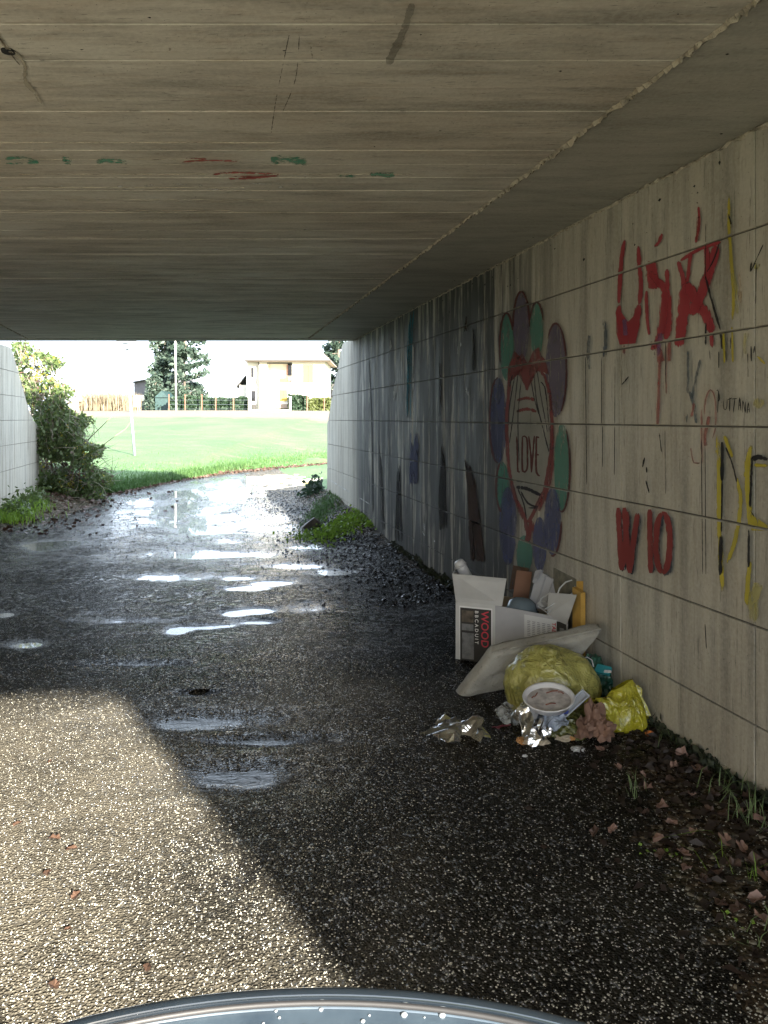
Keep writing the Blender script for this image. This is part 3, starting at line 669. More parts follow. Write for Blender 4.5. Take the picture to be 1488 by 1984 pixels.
paint_part('violet_paint', g, P['violet'], (70, [(700, 1000), (690, 1100), (665, 1190)]), (60, [(440, 900), (450, 1040)]), tr=r7, s=3.815)
paint_part('black_edge', g, P['black'], (9, [(1140, 350), (1100, 470), (1050, 560)]), (16, [(1040, 590), (1065, 700), (1110, 860), (1150, 990)]), (20, [(1146, 1000), (1160, 1060), (1163, 1130)]), (13, [(1040, 930), (1040, 1100)]), tr=r7, s=3.815)
# --- yellow and grey marks
g = gpart('yellow_tag', 'yellow and black letters at the right edge'); r8 = T(1100, 800, 3.815)
paint_part('paint_run', g, P['yellow'], (26, [(1215, 0), (1212, 200), (1225, 420), (1245, 700), (1240, 940)]), (20, [(1235, 960), (1240, 1230)]), (18, [(1172, 1000), (1180, 1240)]), (20, [(1420, 1180), (1480, 1240)]), tr=r7, s=3.815)
paint_part('paint_run', g, P['yellow2'], (46, [(1240, 560), (1270, 720), (1270, 900)]), (60, [(1440, 480), (1400, 560)]), (90, [(1400, 1500), (1470, 1560)]), (60, [(1340, 1000), (1330, 1180)]), tr=r7, s=3.815)
paint_part('paint_run', g, P['orange'], (34, [(1290, 520), (1292, 800)]), tr=r7, s=3.815)
paint_part('letter', g, P['yellow'], (40, [(1130, 130), (1140, 400), (1142, 800), (1150, 1060), (1165, 1320)]), (32, [(1275, 480), (1300, 660), (1270, 900), (1200, 1110)]), (26, [(1180, 170), (1240, 330)]), tr=r8, s=3.815)
paint_part('letter', g, P['black'], (26, [(1160, 215), (1163, 500)]), (12, [(1163, 500), (1158, 900)]), (30, [(1158, 900), (1150, 1060), (1152, 1200)]), (13, [(1190, 255), (1240, 380), (1272, 510)]), tr=r8, s=3.815)
paint_part('letter', g, P['yellow'], (44, [(1375, 240), (1350, 420), (1362, 700), (1372, 850)]), (34, [(1370, 1100), (1352, 1300), (1350, 1420)]), (30, [(1400, 385), (1500, 390)]), ('f', [(1375, 745), (1500, 830), (1500, 872), (1380, 868)]), tr=r8, s=3.815)
paint_part('letter', g, P['black'], (18, [(1388, 320), (1380, 500), (1370, 700)]), (34, [(1382, 350), (1430, 325), (1500, 345)]), (16, [(1362, 860), (1360, 1140)]), (8, [(1372, 720), (1410, 775)]), tr=r8, s=3.815)
paint_part('faint_wash', g, P['yellow2'], (120, [(1440, 1250), (1390, 1420), (1410, 1540)]), tr=r8, s=3.815)
g = gpart('grey_scrawl', 'blue grey scrawl beside a red loop')
paint_part('scrawl', g, P['bluegrey'], (26, [(912, 1130), (910, 1300), (905, 1470)]), (26, [(1005, 1200), (960, 1380), (940, 1500)]), (34, [(920, 1440), (960, 1560), (970, 1690)]), (38, [(180, 1020), (170, 1160), (185, 1290)]), (44, [(285, 900), (300, 1060), (290, 1200)]), (30, [(900, 1600), (895, 1690)]), tr=r7, s=3.815)
paint_part('red_loop', g, P['red2'], (12, [(1030, 1640), (1042, 1500), (1078, 1432), (1112, 1500), (1118, 1690), (1090, 1800)]), (36, [(1070, 1620), (1040, 1760), (1045, 1860)]), (16, [(1010, 1560), (1015, 1990)]), (14, [(930, 1850), (955, 1970), (1015, 1965)]), (22, [(960, 1520), (935, 1640)]), tr=r7, s=3.815)
paint_part('black_drips', g, P['black'], (8, [(1140, 1150), (1140, 1270)]), (9, [(1228, 1030), (1226, 1140)]), (7, [(1355, 1160), (1357, 1350)]), (9, [(1380, 1110), (1382, 1220)]), (16, [(1210, 130), (1232, 210)]), (14, [(1385, 480), (1375, 560)]), (8, [(1378, 560), (1470, 360)]),
           (7, [(1190, 1140), (1200, 1240)]), (7, [(1072, 1140), (1076, 1210)]), (10, [(1408, 1110), (1400, 1160)]), (6, [(1420, 500), (1415, 800)]), (10, [(470, 1335), (420, 1395)]), (5, [(745, 1080), (745, 1400)]), (5, [(150, 1190), (155, 1700)]), (5, [(270, 1180), (270, 1690)]), (4, [(370, 1200), (368, 1690)]), (5, [(1045, 200), (1040, 620)]), (4, [(1375, 0), (1370, 420)]), tr=r7, s=3.815)
paint_part('black_drips', g, P['black'], (5, [(155, 60), (160, 530)]), (5, [(278, 100), (276, 400)]), (4, [(742, 130), (745, 600)]), (5, [(368, 100), (366, 460)]), (6, [(1012, 200), (1022, 1190)]), (5, [(1040, 250), (1046, 1190)]), (12, [(590, 330), (575, 400)]), (12, [(605, 400), (606, 440)]), (10, [(600, 500), (625, 590)]), (7, [(700, 150), (716, 290)]), (6, [(1040, 1560), (1050, 1740)]), tr=r8, s=3.815)
g = gpart('small_writing', 'small black handwritten word PUTTANA')
for let in [[[(1125, 1440), (1140, 1445), (1132, 1600)], [(1140, 1445), (1148, 1500), (1135, 1520)]], [[(1178, 1500), (1180, 1570), (1200, 1570), (1205, 1500)]], [[(1225, 1490), (1222, 1590)], [(1210, 1505), (1240, 1492)]], [[(1262, 1500), (1250, 1600)], [(1240, 1500), (1280, 1495)]],
            [[(1290, 1580), (1298, 1490), (1308, 1585)], [(1293, 1545), (1305, 1545)]], [[(1320, 1600), (1322, 1510), (1340, 1600), (1342, 1520)]], [[(1352, 1620), (1362, 1525), (1372, 1600)], [(1355, 1580), (1370, 1578)]]]:
    paint_part('letter', g, P['black'], *[(7, q_) for q_ in let], tr=r7, s=3.815)
# --- W IO
g = gpart('red_lettering', 'painted dark red letters W IO')
for pts in ([[(395, 700), (408, 940), (420, 1162)], [(462, 730), (450, 950), (424, 1160)], [(440, 700), (460, 950), (482, 1182)], [(540, 740), (505, 980), (482, 1182)]], [[(630, 712), (632, 950), (638, 1182)]]):
    mb = MB()
    for q_ in pts: stroke(mb, r8([(a + 12, b + 10) for a, b in q_]), 40 / 3.815, pr)
    obj('letter_shadow', mb, P['bshadow'], g)
    mb = MB()
    for q_ in pts: stroke(mb, r8(q_), 36 / 3.815, pr)
    obj('letter', mb, P['brick'], g)
ring = [(728 + 52 * math.cos(q_), 957 + 215 * math.sin(q_)) for q_ in np.linspace(-1.7, 4.6, 26)]
mb = MB(); stroke(mb, r8([(a + 16, b + 16) for a, b in ring]), 44 / 3.815, pr); obj('letter_shadow', mb, P['bshadow'], g)
mb = MB(); stroke(mb, r8(ring), 42 / 3.815, pr); obj('letter', mb, P['brick'], g)

# --- marks on the ceiling
OFF[0] = .004
t5 = T(0, 0, 2.0)
for mt, nm, items in [('cgreen', 'green_paint', [(14, [(20, 612), (90, 608), (150, 626)]), (10, [(20, 630), (150, 628)]), (26, [(235, 612), (275, 615), (250, 632)]), (20, [(370, 625), (430, 618), (500, 630)])]),
                      ('cgreen', 'green_paint', [(36, [(1050, 618), (1110, 612), (1190, 630)]), (24, [(1430, 670), (1530, 672)]), (14, [(1310, 680), (1380, 676)])]),
                      ('cred', 'red_paint', [(9, [(820, 675), (900, 665), (1080, 672)]), (10, [(870, 690), (960, 688), (1080, 676)]), (6, [(900, 680), (1000, 684)])]),
                      ('cred', 'red_paint', [(7, [(700, 626), (780, 618), (960, 622)]), (5, [(715, 610), (800, 612)])]),
                      ('cwhite', 'white_flakes', [(5, [(665, 708), (730, 712)]), (14, [(760, 716), (785, 718)]), (12, [(550, 716), (600, 716)]), (5, [(960, 708), (1110, 710)]), (6, [(820, 732), (870, 730)]), (9, [(455, 719), (475, 719)]), (4, [(1120, 712), (1160, 712)]), (10, [(1075, 721), (1100, 721)]), (8, [(418, 888), (448, 888)]), (4, [(360, 770), (385, 771)]), (5, [(530, 1102), (556, 1102)]), (4, [(225, 905), (250, 906)]), (5, [(232, 716), (244, 716)])]),
                      ('cscr', 'scratch', [(4, [(1160, 130), (1145, 300), (1090, 440)]), (4, [(1120, 130), (1070, 380), (1050, 520)]), ]),
                      ('cpale', 'pale_crack', [(14, [(-20, 110), (20, 175), (60, 200), (95, 245), (98, 310), (130, 350), (175, 420)]), (14, [(650, 195), (668, 170)]), (10, [(1205, 170), (1210, 230)])]),
                      ('cscr', 'crack_shadow', [(6, [(-10, 130), (40, 200), (80, 250)])]),
                      ('cstain', 'pale_mark', [(40, [(1600, 0), (1560, 120), (1500, 250)])])]:
    for wd, pts in items:
        mb = MB(); stroke(mb, t5(pts), wd / 2, pc); obj(nm, mb, P[mt], BR)
M_hole = simple('hole_dark', (.02, .02, .02), .9)
c = pc(16, 98); mb = MB(); mb.lathe([(.0, -.004), (.022, -.006), (.026, .01)], c, 10); obj('spalled_hole', mb, M_hole, BR)
def bits(n, fn, size, seed):
    rr = random.Random(seed); mb = MB()
    for _ in range(n):
        c, u, v, nn_ = fn(rr); s = size * rr.uniform(.4, 1.4)
        mb.add([c + u * s * rr.uniform(.5, 1.6), c + v * s * rr.uniform(.3, 1), c - u * s * rr.uniform(.5, 1.5), c - v * s * rr.uniform(.3, 1), c + nn_ * s * .4], [(0, 1, 4), (1, 2, 4), (2, 3, 4), (3, 0, 4)])
    return mb
def fn_w(rr):
    Y = 1.8 + 9 * rr.random() ** 1.4; return Vector((xr(Y), Y, rr.uniform(2.5, 2.79))) + NR * .001, WD, Vector((0, 0, 1)), NR
obj('spalled_chips', bits(70, fn_w, .010, 5), M_hole, WR, kind='stuff')
def fn_c(rr):
    Y = 2 + 9 * rr.random() ** 1.4; X = rr.uniform(-.5, .5) * Y
    X = min(X, xr(Y) - .1); return Vector((X, Y, zc(Y) - .001)), Vector((1, 0, 0)), Vector((0, 1, 0)), Vector((0, 0, -1))
obj('spalled_chips', bits(60, fn_c, .006, 6), M_hole, BR, kind='stuff')

# ------------------------------------------------------------------ foliage helpers
def cards(C_, size, up=0.0, asp=1.6):
    """one bent leaf (4 verts, 2 triangles) for each centre"""
    n = len(C_); a = rng.normal(size=(n, 3)); a[:, 2] *= (1 - up); a /= np.linalg.norm(a, axis=1)[:, None] + 1e-9
    b = rng.normal(size=(n, 3)); b -= (b * a).sum(1)[:, None] * a; b /= np.linalg.norm(b, axis=1)[:, None] + 1e-9
    s = (size * rng.uniform(.6, 1.4, n))[:, None]; nrm = np.cross(a, b)
    V_ = np.stack([C_ - a * s * asp / 2, C_ + b * s / 2 + nrm * s * .12, C_ + a * s * asp / 2, C_ - b * s / 2 + nrm * s * .12], 1)
    q = np.arange(n)[:, None] * 4
    Fq = np.concatenate([q + np.array([[0, 1, 2]]), q + np.array([[0, 2, 3]])], 0)
    return V_.reshape(-1, 3), Fq.astype(np.int32)
def blades(B, h, wd, lean=.35):
    n = len(B); a = rng.uniform(0, 6.28, n); d = np.stack([np.cos(a), np.sin(a), 0 * a], 1); s = np.stack([-np.sin(a), np.cos(a), 0 * a], 1)
    hh = (h * rng.uniform(.5, 1.3, n))[:, None]; up = np.array([[0, 0, 1.0]]); l = lean * rng.uniform(.2, 1.8, n)[:, None]
    ww = wd * rng.uniform(.6, 1.3, n)[:, None]
    m_ = B + up * hh * .55 + d * hh * l * .35; t_ = B + up * hh * (1 - .3 * l) + d * hh * l
    V_ = np.stack([B - s * ww / 2, B + s * ww / 2, m_ + s * ww * .4, m_ - s * ww * .4, t_], 1)
    q = np.arange(n)[:, None] * 5
    Fq = np.concatenate([q + np.array([[0, 1, 2]]), q + np.array([[0, 2, 3]]), q + np.array([[3, 2, 4]])], 0)
    return V_.reshape(-1, 3), Fq.astype(np.int32)

# grass on the field edge
n = 26000; X = rng.uniform(-12, 6, n); Y = field_edge(X) + .35 + np.abs(rng.normal(0, 2.4, n)) ; Bp = np.stack([X, Y, height(X, Y)], 1)
ok = fbm(X * 1.3, Y * .8, 3, 5) > .38; Bp = Bp[ok]
tag(obj('field_grass', blades(Bp, .07, .014), M_grass), 'short green grass along the near edge of the field', 'grass', kind='stuff')
n = 9000; X = rng.normal(-6.0, .9, n); Y = field_edge(X) + np.abs(rng.normal(.2, .8, n)); Bp = np.stack([X, Y, height(X, Y)], 1)
tag(obj('tall_grass', blades(Bp, .17, .012, .6), M_grass), 'taller grass at the foot of the leaning sign post', 'grass', kind='stuff')
# litter of leaves and dirt along the field edge
n = 2600; X = rng.uniform(-8, 3, n); Y = field_edge(X) + rng.normal(-.25, .35, n); p = np.stack([X, Y, height(X, Y) + .012], 1)
tag(obj('leaf_litter', cards(p, .06, .8), M_leafB), 'brown fallen leaves along the kerbless road edge outside', 'leaf litter', kind='stuff')

# weed patch on the heap by the right wall
def patch(n, cx, cy, sx, sy, h0=.0):
    X = rng.normal(cx, sx, n); Y = rng.normal(cy, sy, n); X = np.minimum(X, xr(Y) - .03)
    return np.stack([X, Y, height(X, Y) + h0], 1)
W1 = thing('weed_clump', (-.7, 10.6, .25), 'bright yellow-green weed clump against the foot of the right wall', 'weed')
Bp = patch(1700, -.60, 10.35, .26, .28); Bp[:, 2] += np.abs(rng.normal(0, .03, len(Bp)))
obj('leaves', cards(Bp, .030), M_moss, W1)
W2 = thing('grass_clump', (-1.0, 12.2, .3), 'grey-green grassy clump near the end of the right wall', 'grass clump')
Bp = patch(1500, -.95, 11.9, .14, .5)
obj('blades', blades(Bp, .06, .011, .7), M_grass, W2)
W3 = thing('ivy_clump', (-1.15, 14.0, .3), 'dark leafy clump at the outer corner of the right wall', 'weed')
Bp = patch(500, -1.25, 13.9, .10, .2); Bp[:, 2] += np.abs(rng.normal(.04, .09, len(Bp)))
obj('leaves', cards(Bp, .05), M_hedge, W3)
mb = MB(); c = Vector((-1.0, 11.0, gh(-1.0, 11.0)))
mb.add([c + Vector(v) for v in [(-.17, -.05, -.01), (.17, -.02, -.01), (.02, -.06, .15), (-.02, .2, .12), (-.2, .2, -.01), (.2, .2, -.01), (-.06, -.07, .09)]], [(0, 6, 2, 3, 4), (2, 1, 5, 3), (0, 1, 2, 6)])
tag(obj('broken_slab', mb, simple('slab_dark', (.10, .09, .085), .8, .4, bump=.01)), 'dark broken piece of rubble sticking out of the weeds by the wall', 'rubble')

# big shrub on the bank behind the left wall
def bush_points(n):
    out = []
    while len(out) < n:
        px = random.uniform(18, 226); py = random.uniform(662, 985)
        lim = np.interp(py, [662, 700, 760, 800, 850, 900, 950, 985], [70, 100, 125, 150, 170, 188, 205, 225]) + 16 * math.sin(py * .11) + random.gauss(0, 7)
        left = np.interp(py, [662, 760, 820, 985], [20, 46, 70, 78])
        if px > lim or px < left: continue
        Y = random.uniform(15.0, 17.6); q_ = at(px, py, Y)
        out.append(q_)
    out = np.array(out); return out[out[:, 2] > height(out[:, 0], out[:, 1]) - .02]
BU = thing('shrub', (-6.3, 16, .1), 'tangled shrub with green and yellow leaves beside the left wall', 'shrub')
bp = bush_points(30000)
k = fbm(bp[:, 0] * 3 + bp[:, 1], bp[:, 2] * 3, 3, 9) > .40; g1 = bp[k]
low = rng.random(len(g1)) < 1.15 * np.interp(g1[:, 2], [0, 1.4, 2.2, 3.2], [1, .8, .4, .5])
obj('green_leaves', cards(g1[low], .055), M_leafG, BU)
ky = (fbm(bp[:, 0] * 4, bp[:, 2] * 4, 3, 19) > .62); obj('yellow_leaves', cards(bp[ky][:900], .042), M_leafY, BU)
obj('brown_leaves', cards(bp[:1300], .042), M_leafB, BU)
mb = MB()
for i in range(620):
    p0 = Vector(bp[i]); top_ = p0.z > 1.2
    d = Vector((random.gauss(.25, .5), random.gauss(0, .3), random.gauss(-.6 if top_ else .3, .45))).normalized(); L = random.uniform(.25, .7); pts = [p0]
    for j in range(4):
        d = (d + Vector((random.gauss(0, .2), random.gauss(0, .2), random.gauss(-.12, .15)))).normalized(); q_ = pts[-1] + d * L / 4
        q_.z = max(q_.z, .04); pts.append(q_)
    mb.tube(pts, [.008, .007, .006, .004, .002], 3, False)
obj('twigs', mb, M_ivy, BU)
mb = MB()
for i in range(16):
    b = Vector((random.uniform(-7.3, -6.3), random.uniform(15.6, 17), 0)); b.z = gh(b.x, b.y) - .05; pts = [b]; d = Vector((random.gauss(-.15, .15), 0, 1))
    for j in range(6): d = (d + Vector((random.gauss(0, .2), random.gauss(0, .2), 0))).normalized(); pts.append(pts[-1] + d * random.uniform(.25, .5))
    mb.tube(pts, [.022, .018, .015, .012, .009, .006, .003], 5, False)
obj('stems', mb, M_twig, BU)
# low weeds at the foot of the left wall
LW = thing('weed_clump', (-5.9, 12.2, .05), 'low green weeds at the foot of the left wall', 'weed')
X = rng.normal(0, 1, 1500); Y = rng.uniform(11.2, 13.6, 1500); X = xl(Y) + .06 + np.abs(X) * .25
Bp = np.stack([X, Y, height(X, Y)], 1); obj('blades', blades(Bp, .17, .013, .5), M_moss, LW)
X2 = xl(Y) + .06 + np.abs(rng.normal(0, .16, 1500)); Bp = np.stack([X2, Y + .4, height(X2, Y) + np.abs(rng.normal(0, .13, 1500))], 1); obj('leaves', cards(Bp[:800], .045), M_leafG, LW)
n = 600; Y = rng.uniform(10.5, 17, n); X = xl(Y) + np.abs(rng.normal(.6, .7, n)); p = np.stack([X, Y, height(X, Y) + .01], 1)
tag(obj('leaf_litter', cards(p, .05, .8), M_leafB), 'dark wet leaf litter below the shrub', 'leaf litter', kind='stuff')

# ------------------------------------------------------------------ outside: posts, sign, houses, trees
M_metal = simple('galvanised', (.14, .16, .19), .5, .2)
M_signb = simple('sign_back', (.07, .085, .10), .6, .1)
b = at(262, 893, 23.6); gz = gh(b.x, b.y); b.z = gz; top_ = at(244.5, 640, 23.6)
SG = thing('road_sign', b, 'round road sign on a leaning pale post in the grass', 'sign')
mb = MB(); mb.tube([b - Vector((0, 0, .2)), at(254, 800, 23.6), top_], .046, 10); obj('post', mb, M_metal, SG, smooth=True)
cs = at(245, 657.5, 23.5); mb = MB(); mb.lathe([(0, -.006), (.30, -.006), (.31, .004), (.30, .014), (0, .014)], cs, 32, Matrix.Rotation(R(90), 3, 'X')); obj('sign_plate', mb, M_signb, SG)
mb = MB(); mb.box(cs + Vector((0, -.045, .1)), (.12, .03, .04)); mb.box(cs + Vector((0, -.045, -.1)), (.12, .03, .04)); obj('clamp', mb, M_metal, SG)

M_hw = simple('house_render', (.62, .58, .50), .8, .08, 1.0)
M_hy = simple('yellow_shutter', (.42, .28, .035), .6, .1)
M_dark = simple('window_dark', (.012, .012, .014), .2, .3)
M_roof = simple('roof_tiles', (.30, .22, .18), .8, .3, 3)
M_gut = simple('eave_dark', (.03, .028, .026), .6, .2)
M_post = simple('rust_post', (.17, .075, .05), .8, .3, 3)
M_grey = simple('grey_cladding', (.10, .095, .105), .7, .15, 2)
YH = 90.0
def P3(px, py, Y=YH): return at(px, py, Y)
HO = thing('house', P3(560, 797), 'white two-storey house with yellow shutters behind the field', 'house')
def wbox(name, mat, px0, py0, px1, py1, Y, dep, parent):   # a box whose front face spans the given rectangle
    a = at(px0, py1, Y); c_ = at(px1, py0, Y); mb = MB(); mb.box(((a.x + c_.x) / 2, Y + dep / 2, (a.z + c_.z) / 2), (abs(c_.x - a.x), dep, abs(c_.z - a.z)))
    return obj(name, mb, mat, parent)
# walls, with a recessed loggia, as separate pieces butted together
mb = MB()
def wb(mb, px0, py0, px1, py1, Y, dep):
    a = at(px0, py1, Y); c_ = at(px1, py0, Y); mb.box(((a.x + c_.x) / 2, Y + dep / 2, (a.z + c_.z) / 2), (abs(c_.x - a.x), dep, abs(c_.z - a.z)))
wb(mb, 500, 698, 517, 803, YH, 9); wb(mb, 566, 698, 630, 803, YH, 9); wb(mb, 517, 741.2, 566, 803, YH, 9); wb(mb, 517, 698, 566, 702, YH, 9); wb(mb, 517, 702, 566, 741.2, YH + 1.6, 7.4)
obj('wall', mb, M_hw, HO)
wbox('wing', M_hw, 478, 700, 500, 801, YH + .5, 7, HO)
wbox('loggia_beam', M_gut, 517, 702, 566, 704.5, YH + .1, .5, HO)
f = wbox('window', M_dark, 557.5, 705, 566, 727, YH + 1.5, .08, HO); wbox('window_post', simple('reddish_frame', (.4, .2, .14), .6), 555.5, 707, 558, 727, YH + 1.4, .1, f)
wbox('parapet_panel', M_hy, 541, 732, 557, 741, YH - .08, .08, HO)
wbox('vent_box', M_grey, 559.5, 730, 567, 737, YH - .25, .25, HO)
for q_ in ((587, 707, 597, 741), (597.4, 707, 607, 741), (541, 755, 548.5, 777), (549, 755, 556.5, 777)): wbox('shutter', M_hy, *q_, YH - .07, .07, HO)
wbox('door_step', M_roof, 538, 783, 560, 791, YH - .6, .6, HO)
for q_ in ((486.5, 712, 492, 731), (487, 757, 495, 777)): wbox('window', M_dark, *q_, YH + .42, .08, HO)
for q_ in ((484, 734, 496, 743), (486, 783, 496, 794)): wbox('shutter', M_gut if q_[1] > 760 else M_grey, *q_, YH + .4, .1, HO)
wbox('downpipe', M_gut, 500.2, 700, 502, 793, YH - .1, .1, HO)
# hipped roof
e0, e1 = at(474, 698, YH - .9), at(641, 698, YH - .9); zt = e0.z
r0, r1 = at(508, 674, YH + 4.5), at(618, 676, YH + 4.5); yb = YH + 10
mb = MB(); mb.add([e0, e1, (e1.x, yb, zt), (e0.x, yb, zt), r0, r1] + [(e0.x, e0.y, zt + .001 - .12), (e1.x, e1.y, zt - .12), (e1.x, yb, zt - .12), (e0.x, yb, zt - .12)],
    [(0, 1, 5, 4), (1, 2, 5), (2, 3, 4, 5), (3, 0, 4), (6, 7, 1, 0), (7, 8, 2, 1), (8, 9, 3, 2), (9, 6, 0, 3), (9, 8, 7, 6)]); rf = obj('roof', mb, M_roof, HO)
wbox('gutter', M_gut, 474, 697, 641, 699.2, YH - 1.0, .1, HO)
mb = MB(); c = at(508, 676, YH + 3); mb.box(c, (.5, .5, 1.3)); mb.box(c + Vector((0, 0, .75)), (.7, .7, .12)); obj('chimney', mb, M_hw, rf)
# left annex with a pitched roof
wbox('annex', M_hw, 464, 746, 478, 801, YH + 2, 5, HO)
a, b_ = at(457.5, 748, YH + 1.8), at(480, 722, YH + 1.8); mb = MB(); mb.add([a, b_, (b_.x, b_.y + 5.5, b_.z), (a.x, a.y + 5.5, a.z)] + [Vector(q_) - Vector((0, 0, .18)) for q_ in (a, b_, (b_.x, b_.y + 5.5, b_.z), (a.x, a.y + 5.5, a.z))],
    [(0, 1, 2, 3), (7, 6, 5, 4), (0, 4, 5, 1), (1, 5, 6, 2), (2, 6, 7, 3), (3, 7, 4, 0)]); obj('annex_roof', mb, M_gut, HO)
wbox('gate_pillar', M_hw, 481, 768, 486, 802, YH - 2.6, .3, HO); wbox('gate_pillar', M_hw, 560.5, 768, 564, 801, YH - 2.6, .3, HO)
wbox('garden_wall', M_hw, 486.5, 794, 560, 802, YH - 2.5, .2, HO)
# small building right of the house, seen past the wall
H2 = thing('garage', P3(640, 797, 101), 'low outbuilding half hidden behind the end of the right wall', 'shed'); wbox('wall', M_hw, 628, 752, 668, 803, 101, 5, H2); wbox('roof', M_gut, 626, 744, 670, 751, 100.5, 6, H2); wbox('opening', M_dark, 631, 755, 655, 772, 100.9, .08, H2)
# barn and open shed on the left
B1 = thing('barn', P3(280, 797, 112), 'grey barn with a shallow roof left of the dark conifer', 'barn'); 
a, b_ = 262, 322; mb = MB(); pts = [at(260, 803, 112), at(345, 803, 112), at(345, 727, 112), at(300, 733.5, 112), at(260, 741, 112)]; n = len(pts)
mb.add(pts + [q_ + Vector((0, 9, 0)) for q_ in pts], [tuple(range(n)), tuple(range(n, 2 * n))[::-1]] + [(i, i + n, (i + 1) % n + n, (i + 1) % n) for i in range(n)]); obj('wall', mb, M_grey, B1)
pts = [at(256, 741.5, 111.5), at(300, 733.3, 111.5), at(349, 726, 111.5), at(349, 724, 111.5), at(300, 731.2, 111.5), at(256, 739.4, 111.5)]; n = 6; mb = MB()
mb.add(pts + [q_ + Vector((0, 10, 0)) for q_ in pts], [tuple(range(n)), tuple(range(n, 2 * n))[::-1]] + [(i, i + n, (i + 1) % n + n, (i + 1) % n) for i in range(n)]); obj('roof', mb, M_gut, B1)
B2 = thing('open_shed', P3(280, 800, 93), 'small open shed with a white fascia and dark inside', 'shed')
wbox('fascia', M_hw, 268, 766, 302, 777, 93, 4, B2); wbox('inside', M_dark, 270, 777.5, 300, 802, 94.5, 2.4, B2)
for px in (271, 288, 300): wbox('shed_post', M_hw, px, 777, px + 1.8, 803, 93.1, .15, B2)
B3 = thing('notice_board', P3(266, 800, 70), 'small white board on two legs in front of the shed', 'sign')
wbox('board', M_hw, 258.5, 766, 272, 788, 70, .06, B3)
for px in (266, 270): wbox('leg', M_grey, px, 787, px + 1.2, 804, 70.08, .06, B3)
B4 = thing('green_shed', P3(312, 800, 91), 'dark blue-green tarpaulin shelter beside the hedge', 'shed')
M_tarp = simple('green_tarp', (.012, .035, .035), .6, .4, 4)
wbox('cover', M_tarp, 300.5, 770, 325, 803, 91, 3, B4); mb = MB(); a = at(299, 770, 90.8); b_ = at(326, 770, 90.8); t_ = at(313, 757, 90.8)
mb.add([a, b_, t_] + [q_ + Vector((0, 3.4, 0)) for q_ in (a, b_, t_)], [(0, 1, 2), (5, 4, 3), (0, 2, 5, 3), (2, 1, 4, 5), (1, 0, 3, 4)]); obj('top', mb, M_tarp, B4)

# hedges and fence posts in front of the houses
def hedge(px0, px1, ytop, Y, label, n):
    a, b_ = at(px0, 802, Y), at(px1, 802, Y); t = thing('hedge', ((a.x + b_.x) / 2, Y, a.z), label, 'hedge')
    X = rng.uniform(a.x, b_.x, n); Yv = rng.uniform(Y, Y + 1.6, n); H = (EYE + (HY - ytop) / F * Y) - a.z
    hh = H * (.82 + .4 * (fbm(X * .8, Yv, 3, 3) - .3)); Z = a.z - .1 + hh * rng.random(n) ** .8
    obj('foliage', cards(np.stack([X, Yv, Z], 1), .22), M_hedge, t)
    mb = MB(); mb.box(((a.x + b_.x) / 2, Y + .9, a.z + H * .42), (b_.x - a.x - .3, .8, H * .84)); obj('woody_core', mb, simple('hedge_core', (.03, .035, .02), .9), t)
    return t
hedge(326, 483, 766, 88.5, 'long dark green hedge left of the white house', 15000)
hedge(558, 596, 760, 88.2, 'taller hedge in front of the white house', 2600)
h3 = hedge(597, 648, 766, 88.4, 'lighter hedge at the right end by the tunnel wall', 2800); h3.children[0].data.materials[0] = leafmat('light_hedge', (.05, .065, .02), (.10, .12, .035))
pm = None
for px in (327.5, 359, 391, 418, 452.5, 595.5, 628.5):
    a = at(px, 801, 87.4); a.z = gh(a.x, a.y)
    if pm is None:
        mb = MB(); mb.box(a + Vector((0, 0, .85)), (.11, .1, 1.8)); mb.box(a + Vector((0, 0, 1.78)), (.14, .13, .08)); pm = obj('fence_post', mb, M_post); o = pm
    else: o = bpy.data.objects.new('fence_post', pm.data); put(o, 'fence_post', None, a + (WL[pm.name] - a0))
    if o is pm: a0 = a.copy()
    tag(o, ['leftmost reddish fence post, before the left end of the long hedge', 'second reddish fence post from the left, before the long hedge', 'middle reddish fence post of the five before the long hedge', 'fourth reddish fence post from the left, before the long hedge', 'reddish fence post at the right end of the long hedge, beside the house', 'reddish fence post before the hedge that hides the house corner', 'rightmost reddish fence post, close to the tunnel wall'][(327.5, 359, 391, 418, 452.5, 595.5, 628.5).index(px)], 'post', 'fence posts in front of the hedges')
mb = MB()
for z in (.5, 1.0, 1.5): mb.tube([at(327, 801, 87.45) + Vector((0, 0, z)), at(483, 801, 87.45) + Vector((0, 0, z))], .012, 3)
tag(obj('fence_wire', mb, M_metal), 'thin wires strung between the reddish fence posts', 'wire')
# utility poles
for px, yt, Y, r_, lab in ((341.5, 560, 80, .085, 'tall thin pale utility pole in front of the conifer'), (150.5, 735, 76, .13, 'short pale pole with a box at the far left beyond the shrub')):
    b = at(px, 803, Y); t = thing('utility_pole', b, lab, 'pole'); tp = at(px - (3 if px > 300 else 0), yt, Y)
    mb = MB(); mb.tube([b - Vector((0, 0, .4)), tp], [r_, r_ * .75], 8); obj('shaft', mb, M_hw if px < 300 else simple('pole_grey', (.5, .48, .45), .7), t)
    if px < 300: mb = MB(); mb.box(at(px + 1, 765, Y - .3), (.5, .3, 1.2)); obj('box', mb, M_hw, t)
    else: mb = MB(); mb.box(tp - Vector((0, 0, .5)), (1.6, .12, .12)); obj('crossarm', mb, M_bark, t)

